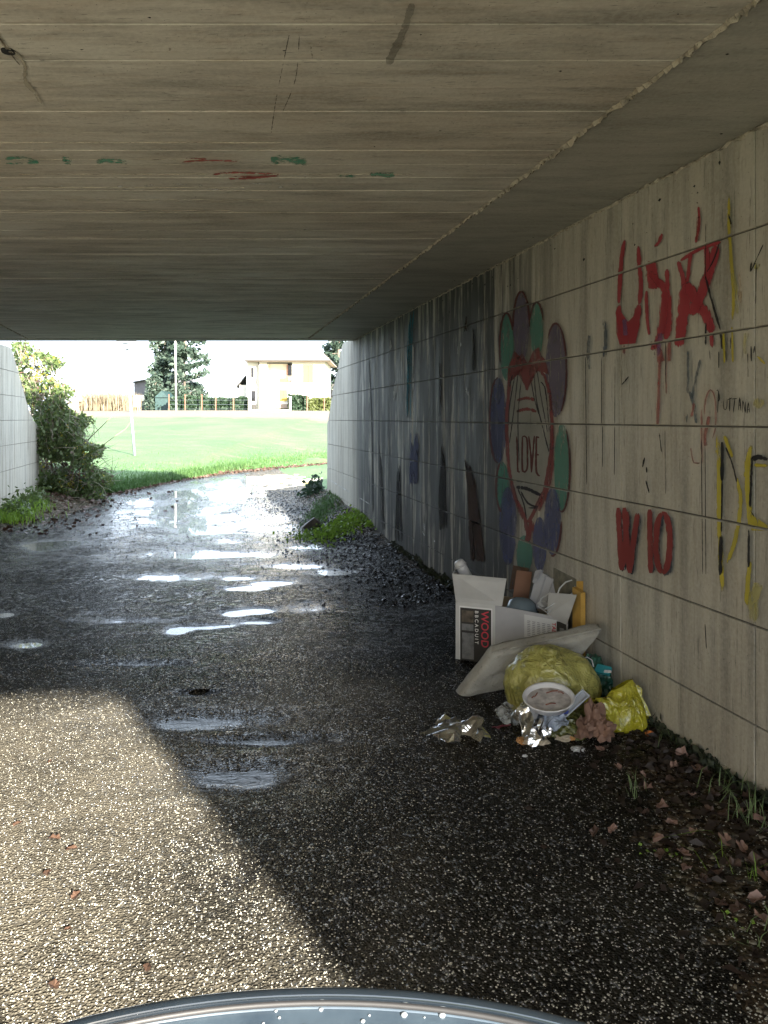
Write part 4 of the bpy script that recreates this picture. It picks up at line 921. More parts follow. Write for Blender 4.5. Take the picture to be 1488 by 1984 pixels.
# trees
def tree_wood(base, H, r, n_l1, seed, spread=.5, up=.6, lv=3, start=.25):
    rr = random.Random(seed); mb = MB(); tips = []
    def grow(p, d, L, r0, lev):
        pts = [p]; n = 5
        for j in range(n):
            d = (d + Vector((rr.gauss(0, .1), rr.gauss(0, .1), rr.gauss(.03, .06)))).normalized(); pts.append(pts[-1] + d * L / n)
        mb.tube(pts, [r0 * (1 - .75 * i / n) for i in range(n + 1)], 5 if lev else 8, False)
        if lev >= lv: tips.append(pts[-1]); return
        k = n_l1 if lev == 0 else rr.randint(3, 5)
        for i in range(k):
            t = start + (1 - start) * (i + rr.random()) / k if lev == 0 else rr.uniform(.3, 1)
            q_ = pts[0].lerp(pts[-1], t) if lev == 0 else pts[min(n, int(t * n))]; a = rr.uniform(0, 6.28)
            dd = (Vector((math.cos(a), math.sin(a), 0)) * spread + d * up).normalized(); grow(q_, dd, L * rr.uniform(.35, .55) * (1.0 if lev else (1.15 - .6 * t)), r0 * .4, lev + 1)
    grow(Vector(base), Vector((0, 0, 1)), H, r, 0); return mb, tips
def conifer(base, H, W, label, seed, dens=1.0, size=.26):
    t = thing('conifer_tree', base, label, 'tree'); rr = random.Random(seed); mb = MB(); pts = []; base = Vector(base)
    mb.tube([base - Vector((0, 0, .3)), base + Vector((.1, 0, H * .5)), base + Vector((0, 0, H))], [.3, .2, .04], 8)
    z = H * .14
    while z < H * .98:
        k = rr.randint(5, 8)
        for i in range(k):
            a = rr.uniform(0, 6.28); L = W * (1 - z / H) ** .55 * rr.uniform(.45, 1.1); d = Vector((math.cos(a), math.sin(a), rr.uniform(.0, .35)))
            p0 = base + Vector((0, 0, z)); p1 = p0 + d * L; mid = p0.lerp(p1, .5) + Vector((0, 0, -.05 * L))
            mb.tube([p0, mid, p1], [.07, .045, .02], 4, False)
            for q_ in range(int(30 * L * dens)):
                s = rr.random() ** .6; c_ = p0.lerp(p1, s) + Vector((rr.gauss(0, .22), rr.gauss(0, .22), rr.gauss(-.1, .2))); pts.append(c_)
        z += H * rr.uniform(.045, .075)
    obj('trunk', mb, M_bark, t); obj('needles', cards(np.array(pts), size, 0, 1.8), M_conif, t)
conifer(at(357, 800, 97), 17, 4.0, 'large dark conifer behind the hedge left of the house', 3, 1.0, .34)
conifer(at(318, 800, 99), 13.5, 2.7, 'narrower conifer on the left flank of the large one', 5, 1.0, .34)
conifer(at(655, 798, 104), 17, 3.8, 'tree rising right of the house at the tunnel wall edge', 8, 1.0, .34)
conifer(at(300, 800, 92), 4.8, 1.5, 'small bushy evergreen beside the tarpaulin shelter', 12, 1.3, .22)
for i, px in enumerate((118, 135, 158, 170, 186, 199, 214, 228, 243, 446, 425, 462)):
    H = random.uniform(5.6, 8.2) if px < 300 else 4.5
    b = at(px, 800, 135 + random.uniform(-8, 8)); b.z = 2.4
    t = thing('bare_tree', b, ['leftmost leafless tree of the far row, beside the shrub', 'second leafless tree from the left in the far row', 'leafless tree just right of the short pale pole', 'leafless tree over the left end of the dry corn', 'leafless tree over the left part of the dry corn', 'leafless tree over the middle of the dry corn', 'leafless tree over the right part of the dry corn', 'leafless tree over the right end of the dry corn', 'last leafless tree of the far row, just left of the sign post'][i] if i < 9 else ['leafless bush-like tree behind the long hedge, nearest the house wing', 'leafless bush-like tree behind the middle of the long hedge', 'leafless tree just left of the house annex roof'][(i - 9)], 'tree', 'leafless trees in the far row'); wood, tips = tree_wood(b, H, .10, 9, 100 + i, .45, .9, 2, .12)
    obj('branches', wood, M_ttwig, t)
# dry corn strip
n = 900; X = rng.uniform(at(164, 800, 78).x, at(252, 800, 78).x, n); Y = rng.uniform(76, 82, n); B_ = np.stack([X, Y, height(X, Y)], 1)
tag(obj('dry_corn', blades(np.repeat(B_, 3, 0), 1.65, .10, .2), M_corn), 'strip of dry straw-coloured corn beyond the field on the left', 'corn', kind='stuff')

# ------------------------------------------------------------------ the rubbish against the right wall
def rotM(rx=0, ry=0, rz=0): return Matrix.Rotation(R(rz), 3, 'Z') @ Matrix.Rotation(R(ry), 3, 'Y') @ Matrix.Rotation(R(rx), 3, 'X')
from mathutils import noise as MN
def icosph(sub):
    import bmesh
    bm = bmesh.new(); bmesh.ops.create_icosphere(bm, subdivisions=sub, radius=1); v = [x.co.copy() for x in bm.verts]; f = [tuple(q.index for q in p.verts) for p in bm.faces]; bm.free(); return v, f
def crumple(c, d, seed, amp=.35, freq=2.2, sub=4, M=None, ridged=True, flat=-1.0, fold=.0):
    v, f = icosph(sub); out = []; c = Vector(c); so_ = Vector((seed * 3.1, seed * 1.7, seed * .9))
    for p in v:
        n = 0; a = 1; fr = freq
        for o in range(3):
            q = MN.noise(p * fr + so_); n += a * ((1 - 2 * abs(q)) * .5 if ridged else q); a *= .5; fr *= 2.1
        r = 1 + amp * (n - (.4 if ridged else 0)); w_ = Vector((p.x * r * d[0], p.y * r * d[1], max(p.z * r, flat) * d[2]))
        out.append((M @ w_ if M else w_) + c)
    mb = MB(); mb.add(out, f); return mb
def sheet(c, sx, sy, seed, amp=.03, n=18, M=None, outline=None, freq=9, thick=0.0):
    """a creased sheet of film, foil or paper"""
    V_ = []; F_ = []; c = Vector(c); so_ = Vector((seed * 2.3, seed, 0)); idx = {}
    for j in range(n + 1):
        for i in range(n + 1):
            u, v = i / n - .5, j / n - .5
            r = math.hypot(u, v) * 2; ang = math.atan2(v, u); lim = .78 + .28 * MN.noise(Vector((math.cos(ang) * 1.6, math.sin(ang) * 1.6, seed))) 
            if r > lim * 1.25 and r > 0: u *= lim * 1.25 / r; v *= lim * 1.25 / r
            q = Vector((u * sx, v * sy, 0)); h = 0; a = 1; fr = freq
            for o in range(3): h += a * (1 - 2 * abs(MN.noise(q * fr + so_))) ; a *= .5; fr *= 2
            w_ = Vector((q.x + amp * .6 * MN.noise(q * freq + so_ * 2), q.y + amp * .6 * MN.noise(q * freq + so_ * 3), amp * (h - .6)))
            idx[i, j] = len(V_); V_.append((M @ w_ if M else w_) + c)
    for j in range(n):
        for i in range(n): F_ += [(idx[i, j], idx[i + 1, j], idx[i + 1, j + 1]), (idx[i, j], idx[i + 1, j + 1], idx[i, j + 1])]
    mb = MB(); mb.add(V_, F_); return mb
M_card = simple('white_cardboard', (.52, .52, .51), .7, .12, 6, bump=.001)
M_cardgrey = simple('grey_cardboard', (.40, .405, .43), .7, .12, 6)
M_cardin = simple('cardboard_inside', (.40, .31, .2), .8, .15)
M_brownc = simple('brown_cardboard', (.24, .12, .07), .8, .2)
M_print = simple('black_print', (.014, .014, .014), .4, .3); M_pred = simple('red_print', (.5, .03, .06), .5, .1); M_pwh = simple('white_print', (.7, .7, .7), .5, .05)
M_photo = simple('photo_print', (.10, .08, .06), .4, .8, 25); M_photo2 = simple('photo_print_grey', (.16, .165, .17), .4, .6, 18); M_label = simple('label_print', (.58, .59, .60), .5, .05)
M_ltext = simple('label_text', (.27, .28, .30), .5, .2)
A_, B_, C_, D_, E_ = [Vector(q) for q in ((.470, 5.08, 0), (.715, 4.98, 0), (1.105, 4.66, 0), (1.10, 4.96, 0), (.66, 5.40, 0))]
BX = thing('cardboard_box', (A_ + C_) / 2, 'battered white cardboard box printed WOOD in red, full of rubbish', 'box')
H0 = .395; tk = .006
def quad(p, q, z0p, z1p, z0q, z1q, t=tk, out=0.0):
    d = (q - p); n_ = Vector((d.y, -d.x, 0)).normalized(); 
    pts = [Vector((p.x, p.y, z0p)), Vector((q.x, q.y, z0q)), Vector((q.x, q.y, z1q)), Vector((p.x, p.y, z1p))]
    pts = [x + n_ * out for x in pts]; mb = MB(); mb.add(pts + [x - n_ * t for x in pts], [(0, 1, 2, 3), (7, 6, 5, 4)] + [(i, i + 4, (i + 1) % 4 + 4, (i + 1) % 4) for i in range(4)]); return mb
up = Vector((0, 0, 1))
obj('side_panel', quad(A_, B_ , .005, H0, .005, H0), M_card, BX); obj('side_panel', quad(B_, C_, .005, H0, .005, H0 - .004), M_cardgrey, BX)
obj('side_panel', quad(E_, A_, .005, H0 + .05, .005, H0), M_card, BX); obj('side_panel', quad(D_, E_, .005, H0, .005, H0), M_cardin, BX); obj('side_panel', quad(C_, D_, .005, H0, .005, H0), M_card, BX)
mb = MB(); mb.prism([(q.x, q.y) for q in (A_, B_, C_, D_, E_)], .004, .01); obj('bottom', mb, M_cardin, BX)
F1 = (B_ + (C_ - B_) * .10)
fl = MB(); Atop = A_ + Vector((-.035, -.02, 0)); 
def slabq(P4, t, mat, name, parent, label=None):
    a, b, c_, d = [Vector(x) for x in P4]; n_ = (b - a).cross(d - a).normalized(); mb = MB(); pts = [a, b, c_, d]
    mb.add(pts + [x - n_ * t for x in pts], [(0, 1, 2, 3), (7, 6, 5, 4)] + [(i, i + 4, (i + 1) % 4 + 4, (i + 1) % 4) for i in range(4)]); o = obj(name, mb, mat, parent)
    if label: o['label'] = label
    return o
slabq([A_ + up * (H0 + .002), F1 + up * (H0 + .002), at(981, 1122, 4.90), at(877, 1112, 5.0)], tk, M_card, 'flap', BX)
slabq([E_.lerp(A_, .45) + up * (H0 + .03), A_ + up * (H0 + .004), at(876, 1112, 5.0), at(884, 1098, 5.25)], tk, M_card, 'flap', BX)
slabq([C_ + up * .36 + Vector((-.004, -.004, 0)), C_ + Vector((-.10, .10, H0 - .01)), at(1064, 1148, 4.78), at(1118, 1152, 4.50)], tk, M_card, 'flap', BX)
# prints on the left and right faces
def onface(p, q, s0, s1, z0, z1, out, mat, name, parent=BX):
    a = p.lerp(q, s0); b = p.lerp(q, s1); return obj(name, quad(a, b, z0, z1, z0, z1, .0006, out), mat, parent)
onface(A_, B_, .10, .93, .012, .372, .0022, M_pwh, 'print_border'); onface(A_, B_, .12, .905, .014, .362, .003, M_print, 'print_panel')
onface(A_, B_, .16, .46, .27, .345, .0038, M_photo, 'print_picture'); onface(A_, B_, .16, .46, .215, .258, .0038, M_photo2, 'print_picture'); onface(A_, B_, .17, .47, .03, .20, .0038, M_photo2, 'print_picture')
onface(B_, C_, .42, .995, .10, .372, .0022, M_label, 'paper_label')
onface(B_, C_, .86, .985, .22, .366, .0034, M_print, 'print_panel')
onface(B_, C_, .90, .955, .27, .33, .0042, M_photo2, 'print_picture')
mb = MB()
for i in range(5):
    for j in range(2):
        s0 = .46 + i * .068; z0 = .245 - j * .125
        for q in range(9):
            a = B_.lerp(C_, s0 + .004); b = B_.lerp(C_, s0 + .05 * random.uniform(.7, 1)); zz = z0 + q * .011
            k_ = quad(a, b, zz, zz + .005, zz, zz + .005, .0004, .0032); mb.add(k_.v, k_.f)
obj('small_print', mb, M_ltext, BX, kind='stuff')
def text(body, size, origin, xdir, ydir, mat, parent, name, ext=.0005):
    cu = bpy.data.curves.new(name, 'FONT'); cu.body = body; cu.size = size; cu.extrude = ext; cu.align_x = 'LEFT'; cu.space_character = 1.0; cu.resolution_u = 3; cu.offset = size * .012
    to = bpy.data.objects.new('t', cu); C.objects.link(to); dg = bpy.context.evaluated_depsgraph_get(); me = bpy.data.meshes.new_from_object(to.evaluated_get(dg)); bpy.data.objects.remove(to)
    xd = Vector(xdir).normalized(); yd = Vector(ydir).normalized(); zd = xd.cross(yd)
    M = Matrix((xd, yd, zd)).transposed(); V_ = [M @ v.co + Vector(origin) for v in me.vertices]; F_ = [tuple(p.vertices) for p in me.polygons]
    mb = MB(); mb.add(V_, F_); return obj(name, mb, mat, parent)
fd = (B_ - A_).normalized(); fn = Vector((fd.y, -fd.x, 0))
text('WOOD', .069, A_.lerp(B_, .66) + up * .352 + fn * .0042, -up, fd, M_pred, BX, 'red_lettering')
o = text('B B C A D U I T', .032, A_.lerp(B_, .50) + up * .350 + fn * .0042, -up, fd, M_pwh, BX, 'white_lettering')
fd2 = (C_ - B_).normalized(); fn2 = Vector((fd2.y, -fd2.x, 0))
text('TABLE', .036, B_.lerp(C_, .80) + up * .355 + fn2 * .0036, -up, fd2, M_pred, BX, 'red_lettering')
# things in and behind the box
M_plw = simple('white_plastic', (.5, .51, .52), .3, .08); M_plg = simple('grey_polystyrene', (.36, .365, .38), .6, .15); M_bluel = simple('blue_grey_plastic', (.13, .17, .20), .25, .15)
c = at(899, 1108, 5.15); mb = MB(); mb.lathe([(0, .085), (.024, .085), (.033, .078), (.037, .06), (.037, -.1), (.03, -.12), (0, -.12)], c, 20, rotM(0, -28, 0)); 
BT = thing('plastic_bottle', c - Vector((0, 0, .12)), 'white plastic bottle end sticking out at the left of the box', 'bottle'); obj('body', mb, M_plw, BT, smooth=True)
mb = MB(); mb.lathe([(.038, .0), (.044, .004), (.044, .012), (.038, .016)], c + Vector((-.02, 0, .035)), 20, rotM(0, -28, 0)); obj('ring', mb, M_plg, BT, smooth=True)
mb = MB(); c = at(1011, 1180, 4.98); mb.lathe([(.0, .075), (.05, .07), (.085, .045), (.10, .0), (.10, -.03), (.09, -.04)], c + Vector((.0, 0, -.0)), 28, rotM(-12, 8, 0))
LD = thing('plastic_tub', c, 'blue-grey domed plastic lid lying in the box', 'tub'); obj('dome', mb, M_bluel, LD, smooth=True)
mb = MB(); mb.lathe([(.101, .0), (.107, .0), (.107, -.02), (.101, -.022)], c, 28, rotM(-12, 8, 0)); obj('rim', mb, M_bluel, LD, smooth=True)
bc = [at(993, 1160, 5.22), at(1024, 1162, 5.20), at(1031, 1108, 5.22), at(1001, 1105, 5.24)]
tag(slabq(bc, .008, M_brownc, 'cardboard_piece', None), 'piece of brown cardboard standing at the back of the box', 'cardboard')
FB = thing('foam_packaging', at(1070, 1180, 4.95), 'grey polystyrene packing sheet leaning in the box below the wall', 'packaging')
P4 = [at(1022, 1175, 5.0), at(1102, 1188, 4.86), at(1112, 1142, 4.9), at(1040, 1104, 5.06)]
slabq(P4, .03, M_plg, 'sheet', FB).modifiers.new('b', 'BEVEL').width = .008
slabq([at(1031, 1128, 4.99), at(1036, 1120, 4.99), at(1048, 1103, 5.05), at(1037, 1106, 5.05)], .02, M_plg, 'corner', FB)
for q in range(4): mb = MB(); mb.tube([P4[0].lerp(P4[1], .2 + .2 * q) - Vector((0, .008, 0)), P4[3].lerp(P4[2], .25 + .2 * q) - Vector((0, .008, 0))], .005, 5); obj('rib', mb, M_plg, FB)
loop = [at(*q) for q in [(1055, 1181, 4.72), (1075, 1168, 4.70), (1084, 1140, 4.72), (1096, 1128, 4.74), (1108, 1124, 4.74), (1115, 1130, 4.72), (1114, 1144, 4.68), (1100, 1158, 4.66), (1078, 1176, 4.68), (1062, 1188, 4.74), (1044, 1176, 4.82), (1048, 1160, 4.86), (1066, 1148, 4.86), (1072, 1156, 4.84), (1062, 1170, 4.82)]]
mb = MB(); mb.tube(loop, .0045, 6); tag(obj('white_cable', mb, M_plw, smooth=True), 'looped white cable hanging over the right side of the box', 'cable')
tag(obj('paper_scrap', sheet(at(1053, 1172, 4.84), .09, .06, 4, .012, 10, rotM(30, 0, 20)), M_plw), 'torn white paper under the cable loop in the box', 'paper')
# boards behind the box against the wall
BD = thing('foam_board', (1.11, 4.80, 0), 'yellow foam board standing against the wall behind the box', 'board')
M_yel = simple('yellow_foam', (.50, .30, .06), .8, .2, 12, bump=.003)
Yq = 4.62; xw = xr(Yq)
slabq([Vector((xr(4.66) - .012, 4.66, 0)), Vector((xr(4.56) - .012, 4.56, 0)), Vector((xr(4.56) - .012, 4.56, .572)), Vector((xr(4.66) - .012, 4.66, .585))], -.03, M_yel, 'yellow_slab', BD)
slabq([at(1118, 1330, 4.66), at(1140, 1335, 4.56), at(1142, 1126, 4.56), at(1117, 1126, 4.66)], .012, M_yel, 'yellow_face', BD)
tag(slabq([at(1070, 1300, 4.97), at(1116, 1320, 4.68), at(1116, 1122, 4.69), at(1072, 1100, 4.98)], .02, simple('mouldy_board', (.16, .15, .11), .9, .4, 20), 'old_board', None), 'dark mouldy board behind the box against the wall', 'board')

# grey foam pad leaning on the bag
def pad(P0, P1, P2, t, nu=44, nv=26):
    P3_ = P0 + (P2 - P1); u = P3_ - P0; v = P1 - P0; n_ = u.cross(v).normalized()
    if n_.y > 0: n_ = -n_
    V_ = []; idx = {}; F_ = []
    def prof(s): return 1 - abs(2 * s - 1) ** 34
    for side in (0, 1):
        for j in range(nv + 1):
            for i in range(nu + 1):
                a, b = i / nu, j / nv; e_ = min(prof(a), prof(b)); d = t / 2 * (.55 + .45 * max(e_, 0) ** .5)
                wob = .011 * MN.noise(Vector((a * 4, b * 4, 3.3))) + .004 * MN.noise(Vector((a * 13, b * 11, 1.3)))
                sag = -.010 * math.sin(a * math.pi) * (1 - b) + .008 * math.sin(a * 3.0 + .4)
                q = P0 + u * a + v * b + n_ * ((d if side == 0 else -d) + wob) + Vector((0, 0, .008 * MN.noise(Vector((a * 5, 7.7, 0))) * b)) - n_ * sag
                idx[side, i, j] = len(V_); V_.append(q)
    for s in (0, 1):
        for j in range(nv):
            for i in range(nu):
                f_ = (idx[s, i, j], idx[s, i + 1, j], idx[s, i + 1, j + 1], idx[s, i, j + 1]); F_.append(f_ if s == 0 else f_[::-1])
    ring = [(i, 0) for i in range(nu)] + [(nu, j) for j in range(nv)] + [(i, nv) for i in range(nu, 0, -1)] + [(0, j) for j in range(nv, 0, -1)]
    for k_ in range(len(ring)):
        a, b = ring[k_], ring[(k_ + 1) % len(ring)]; F_.append((idx[(0,) + a], idx[(1,) + a], idx[(1,) + b], idx[(0,) + b]))
    mb = MB(); mb.add(V_, F_); return mb
m = NT('dirty_foam'); cc = m.ramp(m.noise(5, 6, rough=.7), (.3, (.25, .24, .21)), (.6, (.37, .36, .32)), (.8, (.42, .41, .38)))
cc = m.mix(m.ramp(m.noise(38, 3), (.62, 0.0), (.72, .5)), cc, (.12, .10, .08)); M_foam = m.done(m.pbr(cc, .95, m.bump(m.math('ADD', m.noise(180, 2), m.math('MULTIPLY', m.noise(16, 4), 2.5)), .6, .006)))
P0, P1, P2 = at(884, 1345, 4.46), at(952, 1262, 4.34), at(1162, 1216, 4.29)
P0.z += .0
PD = thing('foam_cushion', P0, 'dirty grey foam seat pad leaning in front of the cardboard box', 'cushion'); obj('foam', pad(P0, P1, P2, .105), M_foam, PD, smooth=True)
uu = (P2 - P1); mb = MB(); n_ = Vector((0, .07, .012)); 
mb.tube([P1.lerp(P2, i / 24) + Vector((0, -.030 + .002 * math.sin(i * 2.0), .003 + .018 * math.sin(i / 24 * 2.9 + .2) * 0)) for i in range(25)], .0035, 5); obj('seam_piping', mb, M_foam, PD)

# bags
def bagmat(name, c1, c2, c3, al=.93, sc=9):
    m = NT(name); n1 = m.noise(sc, 5, rough=.7, dist=1.5)
    c_ = m.ramp(n1, (.32, c1), (.5, c2), (.68, c3))
    rg = m.math('ABSOLUTE', m.math('SUBTRACT', m.noise(7, 3, dist=1.2), .5))
    h = m.math('ADD', m.math('MULTIPLY', rg, -3.0), m.math('MULTIPLY', m.noise(22, 2, dist=1.5), .5))
    p_ = m.pbr(c_, .16, m.bump(h, .9, .02), Specular_IOR_Level=.8, Coat_Weight=.5); t = m.n('ShaderNodeBsdfTranslucent'); m.link(c_, t.inputs[0]); x = m.n('ShaderNodeMixShader'); x.inputs[0].default_value = .2
    m.link(p_, x.inputs[1]); m.link(t.outputs[0], x.inputs[2]); return m.done(x.outputs[0])
M_bagy = bagmat('yellow_bag_film', (.24, .25, .09), (.42, .40, .11), (.56, .52, .18)); M_bagy2 = bagmat('bright_yellow_film', (.30, .28, .02), (.47, .43, .03), (.56, .52, .08))
M_bagg = bagmat('green_bag_film', (.015, .06, .045), (.04, .13, .08), (.05, .2, .16)); M_bago = bagmat('olive_bag_film', (.05, .055, .015), (.11, .12, .03), (.2, .2, .06))
Y1 = thing('rubbish_bag', (.905, 4.13, 0), 'large knotted yellow translucent rubbish bag behind the white bowl', 'rubbish bag')
mbb = crumple((.905, 4.17, .15), (.25, .19, .22), 2, .09, 1.5, 5, None, False, -.70)
obj('bag', mbb, M_bagy, Y1, smooth=True)
mbk = crumple(at(1068, 1262, 4.12), (.042, .04, .022), 6, .9, 3.0, 3); obj('knot', mbk, M_bagy, Y1, smooth=True)
G1 = thing('green_bag', (1.19, 4.38, 0), 'dark green bag with a teal packet squeezed between yellow bag and wall', 'rubbish bag')
obj('bag', crumple((1.175, 4.36, .10), (.10, .13, .15), 9, .5, 2, 4, None, True, -.7), M_bagg, G1)
slabq([at(1150, 1300, 4.22), at(1178, 1306, 4.16), at(1184, 1292, 4.18), at(1158, 1286, 4.24)], .02, simple('teal_packet', (.03, .28, .32), .3, .15), 'teal_packet', G1)
slabq([at(1170, 1303, 4.15), at(1184, 1304, 4.12), at(1184, 1299, 4.12), at(1171, 1298, 4.15)], .003, M_plw, 'packet_label', G1)
mb = MB(); mb.tube([at(*q) for q in [(1128, 1276, 4.2), (1138, 1273, 4.19), (1147, 1279, 4.18), (1150, 1292, 4.17)]], .003, 5); tag(obj('white_string', mb, M_plw), 'short white string looping over the right of the yellow bag', 'string')
Y2 = thing('rubbish_bag', (1.21, 3.92, 0), 'smaller bright yellow carrier bag with orange peel in its corner, nearest the wall', 'rubbish bag')
def bag2():
    prof = [(0, .0, .0), (.02, .115, .11), (.06, .135, .12), (.12, .118, .105), (.17, .09, .075), (.21, .065, .045), (.235, .05, .02)]
    V_ = []; F_ = []; n = 40; c = Vector((1.225, 3.95, .004))
    for k_, (z, a, b) in enumerate(prof):
        for i in range(n):
            t = 2 * math.pi * i / n; r = 1 + .22 * MN.noise(Vector((math.cos(t) * 2.2, math.sin(t) * 2.2, z * 12))) + .09 * MN.noise(Vector((math.cos(t) * 8, math.sin(t) * 8, z * 9)))
            V_.append(c + Vector((a * r * math.cos(t) - z * .06, b * r * math.sin(t), z * (1 + .12 * math.cos(t)))))
    for k_ in range(len(prof) - 1):
        for i in range(n): F_.append((k_ * n + i, k_ * n + (i + 1) % n, (k_ + 1) * n + (i + 1) % n, (k_ + 1) * n + i))
    mb = MB(); mb.add(V_, F_); return mb
obj('bag', bag2(), M_bagy2, Y2, smooth=True)
def strap(pts, w0, w1, nseg=10):
    mb = MB(); V_ = []; F_ = []
    for i, (px, py, Y, wd) in enumerate(pts):
        p_ = at(px, py, Y); V_ += [p_ + Vector((-wd, 0, 0)), p_ + Vector((-wd * .3, -.012, .004)), p_ + Vector((wd * .4, .01, 0)), p_ + Vector((wd, -.004, .003))]
        if i: b = 4 * i; F_ += [(b - 4 + q, b - 3 + q, b + 1 + q, b + q) for q in range(3)]
    mb.add(V_, F_); return mb
obj('handle', strap([(1236, 1388, 3.88, .065), (1232, 1368, 3.9, .055), (1226, 1350, 3.92, .045), (1229, 1336, 3.93, .04), (1226, 1328, 3.94, .028)], 0, 0), M_bagy2, Y2, smooth=True)
obj('handle', strap([(1190, 1385, 3.86, .04), (1180, 1362, 3.86, .045), (1165, 1352, 3.88, .04), (1150, 1354, 3.9, .03), (1138, 1362, 3.92, .02)], 0, 0), M_bagy2, Y2, smooth=True)
obj('orange_peel', crumple(at(1259, 1424, 3.80), (.024, .022, .02), 11, .4, 2.5, 3), simple('orange_peel', (.65, .2, .05), .4, .15), Y2)
mb = MB(); mb.add([at(1276, 1395, 3.84), at(1276, 1432, 3.80), at(1256, 1438, 3.80), at(1262, 1400, 3.84)], [(0, 1, 2, 3)])
tag(obj('olive_bag', crumple((.93, 3.88, .045), (.12, .09, .075), 14, .5, 2.2, 4, None, True, -.55), M_bago), 'dark olive plastic bag beneath the white tray', 'rubbish bag')
# bowl and tray
M_bowl = simple('bowl_white', (.64, .64, .66), .35, .06); M_food = simple('bowl_remains', (.5, .47, .46), .8, .4, 30)
c = at(1063, 1349, 3.80); Mq = rotM(13, -5, 0)
BW_ = thing('bowl', c - Vector((0, 0, .05)), 'round white plastic bowl with reddish food remains', 'bowl')
mb = MB(); mb.lathe([(0, -.040), (.085, -.040), (.10, -.034), (.116, -.004), (.124, .001), (.127, -.003), (.123, -.008), (.113, -.012), (.1, -.042), (0, -.048)], c, 48, Mq); obj('shell', mb, M_bowl, BW_, smooth=True)
mb = MB(); mb.lathe([(0, -.020), (.10, -.020), (.106, -.0195)], c, 40, Mq); obj('residue', mb, M_food, BW_)
mb = MB()
for x, y, a, L in [(.0, -.04, 5, .05), (-.05, .05, 60, .03), (.03, .06, 10, .06), (.07, .045, 140, .03), (-.07, .03, 30, .02)]:
    d = Vector((math.cos(R(a)), math.sin(R(a)), 0)) * L / 2; p_ = Vector((x, y, -.017)); mb.tube([c + Mq @ (p_ - d), c + Mq @ (p_ + Vector((.003, .003, .003))), c + Mq @ (p_ + d)], .0028, 5)
obj('food_strips', mb, simple('reddish_food', (.25, .09, .06), .6, .2), BW_)
TR = thing('plastic_tray', at(1100, 1375, 3.98), 'pale narrow plastic tray tipped against the bowl', 'tray')
M_tray = simple('tray_plastic', (.5, .53, .58), .25, .08)
tp = [at(1075, 1388, 3.80), at(1089, 1395, 3.78), at(1141, 1349, 3.86), at(1128, 1338, 3.90)]
slabq(tp, .006, M_tray, 'base', TR)
for a, b in ((0, 1), (1, 2), (2, 3), (3, 0)): mb = MB(); mb.tube([tp[a] + Vector((0, -.004, .004)), tp[b] + Vector((0, -.004, .004))], .005, 6); obj('edge', mb, M_tray, TR)
mb = MB()
for px, py in ((1088, 1378), (1108, 1362)): mb.lathe([(0, .001), (.006, .001), (.006, -.001)], at(px, py, 3.82) + Vector((0, -.006, .006)), 8, rotM(50, 0, 0))
obj('hole', mb, M_print, TR)
# brown crumpled paper
M_bpap = simple('brown_paper', (.20, .115, .08), .7, .25, 14, bump=.004)
BP = thing('brown_paper', at(1150, 1430, 3.85), 'crumpled brown paper bag between tray and bright yellow bag', 'paper bag')
obj('paper', crumple(at(1150, 1396, 3.80), (.050, .04, .085), 21, .9, 1.9, 3, None, False), M_bpap, BP); obj('fold', crumple(at(1172, 1416, 3.76), (.045, .03, .05), 23, .9, 1.9, 3, None, False), M_bpap, BP); obj('fold', crumple(at(1130, 1412, 3.78), (.03, .03, .045), 25, .9, 1.9, 3, None, False), M_bpap, BP)
# foils, films and scraps on the ground
M_foil = NT('silver_foil'); M_foil = M_foil.done(M_foil.pbr((.72, .73, .74), .16, M_foil.bump(M_foil.noise(14, 3, dist=2), .5, .008), Metallic=1.0))
def filmmat(name, col, al):
    m = NT(name); p_ = m.pbr(col, .12, m.bump(m.noise(22, 4, dist=2), .8, .012)); t = m.n('ShaderNodeBsdfTransparent'); x = m.n('ShaderNodeMixShader'); m.link(m.ramp(m.noise(14, 5, dist=1.5), (.35, al - .3), (.65, al + .3)), x.inputs[0])
    m.link(t.outputs[0], x.inputs[1]); m.link(p_, x.inputs[2]); return m.done(x.outputs[0])
M_film = filmmat('clear_film', (.4, .42, .42), .5); M_bluef = simple('blue_film', (.06, .09, .32), .25, .6, 30, Specular_IOR_Level=.6); M_wrap = simple('white_blue_wrapper', (.36, .42, .52), .25, .6, 35); M_redw = simple('red_wrapper', (.2, .03, .05), .3, .7, 30)
FO = tag(obj('foil_wrapper', sheet(pg(886, 1432) + Vector((0, 0, .026)), .34, .24, 31, .05, 11, rotM(14, 0, -8), freq=6), M_foil), 'crumpled silver foil wrapper lying apart at the left on the road', 'wrapper')
tag(obj('foil_wrapper', sheet(at(1028, 1408, 3.74), .19, .20, 37, .055, 10, rotM(40, 0, 25), freq=8), M_foil), 'creased silver wrapper standing in front of the white bowl', 'wrapper')
tag(obj('clear_film', sheet(at(1008, 1386, 3.88), .24, .17, 41, .045, 20, rotM(25, 0, 10), freq=9), M_film), 'crumpled clear plastic film left of the bowl', 'plastic film')
tag(obj('plastic_wrapper', sheet(at(1066, 1386, 3.80), .17, .10, 43, .04, 9, rotM(20, 0, -10), freq=10), M_bluef), 'deep blue plastic wrapper under the bowl', 'wrapper')
tag(obj('plastic_wrapper', sheet(at(1072, 1404, 3.72), .15, .13, 47, .045, 9, rotM(25, 0, 10), freq=10), M_wrap), 'white and blue plastic wrapper right of the creased foil', 'wrapper')
tag(obj('red_wrapper', sheet(pg(972, 1415) + Vector((0, 0, .012)), .11, .07, 53, .014, 12, rotM(0, 0, 10)), M_redw), 'small dark red wrapper left of the creased foil', 'wrapper')
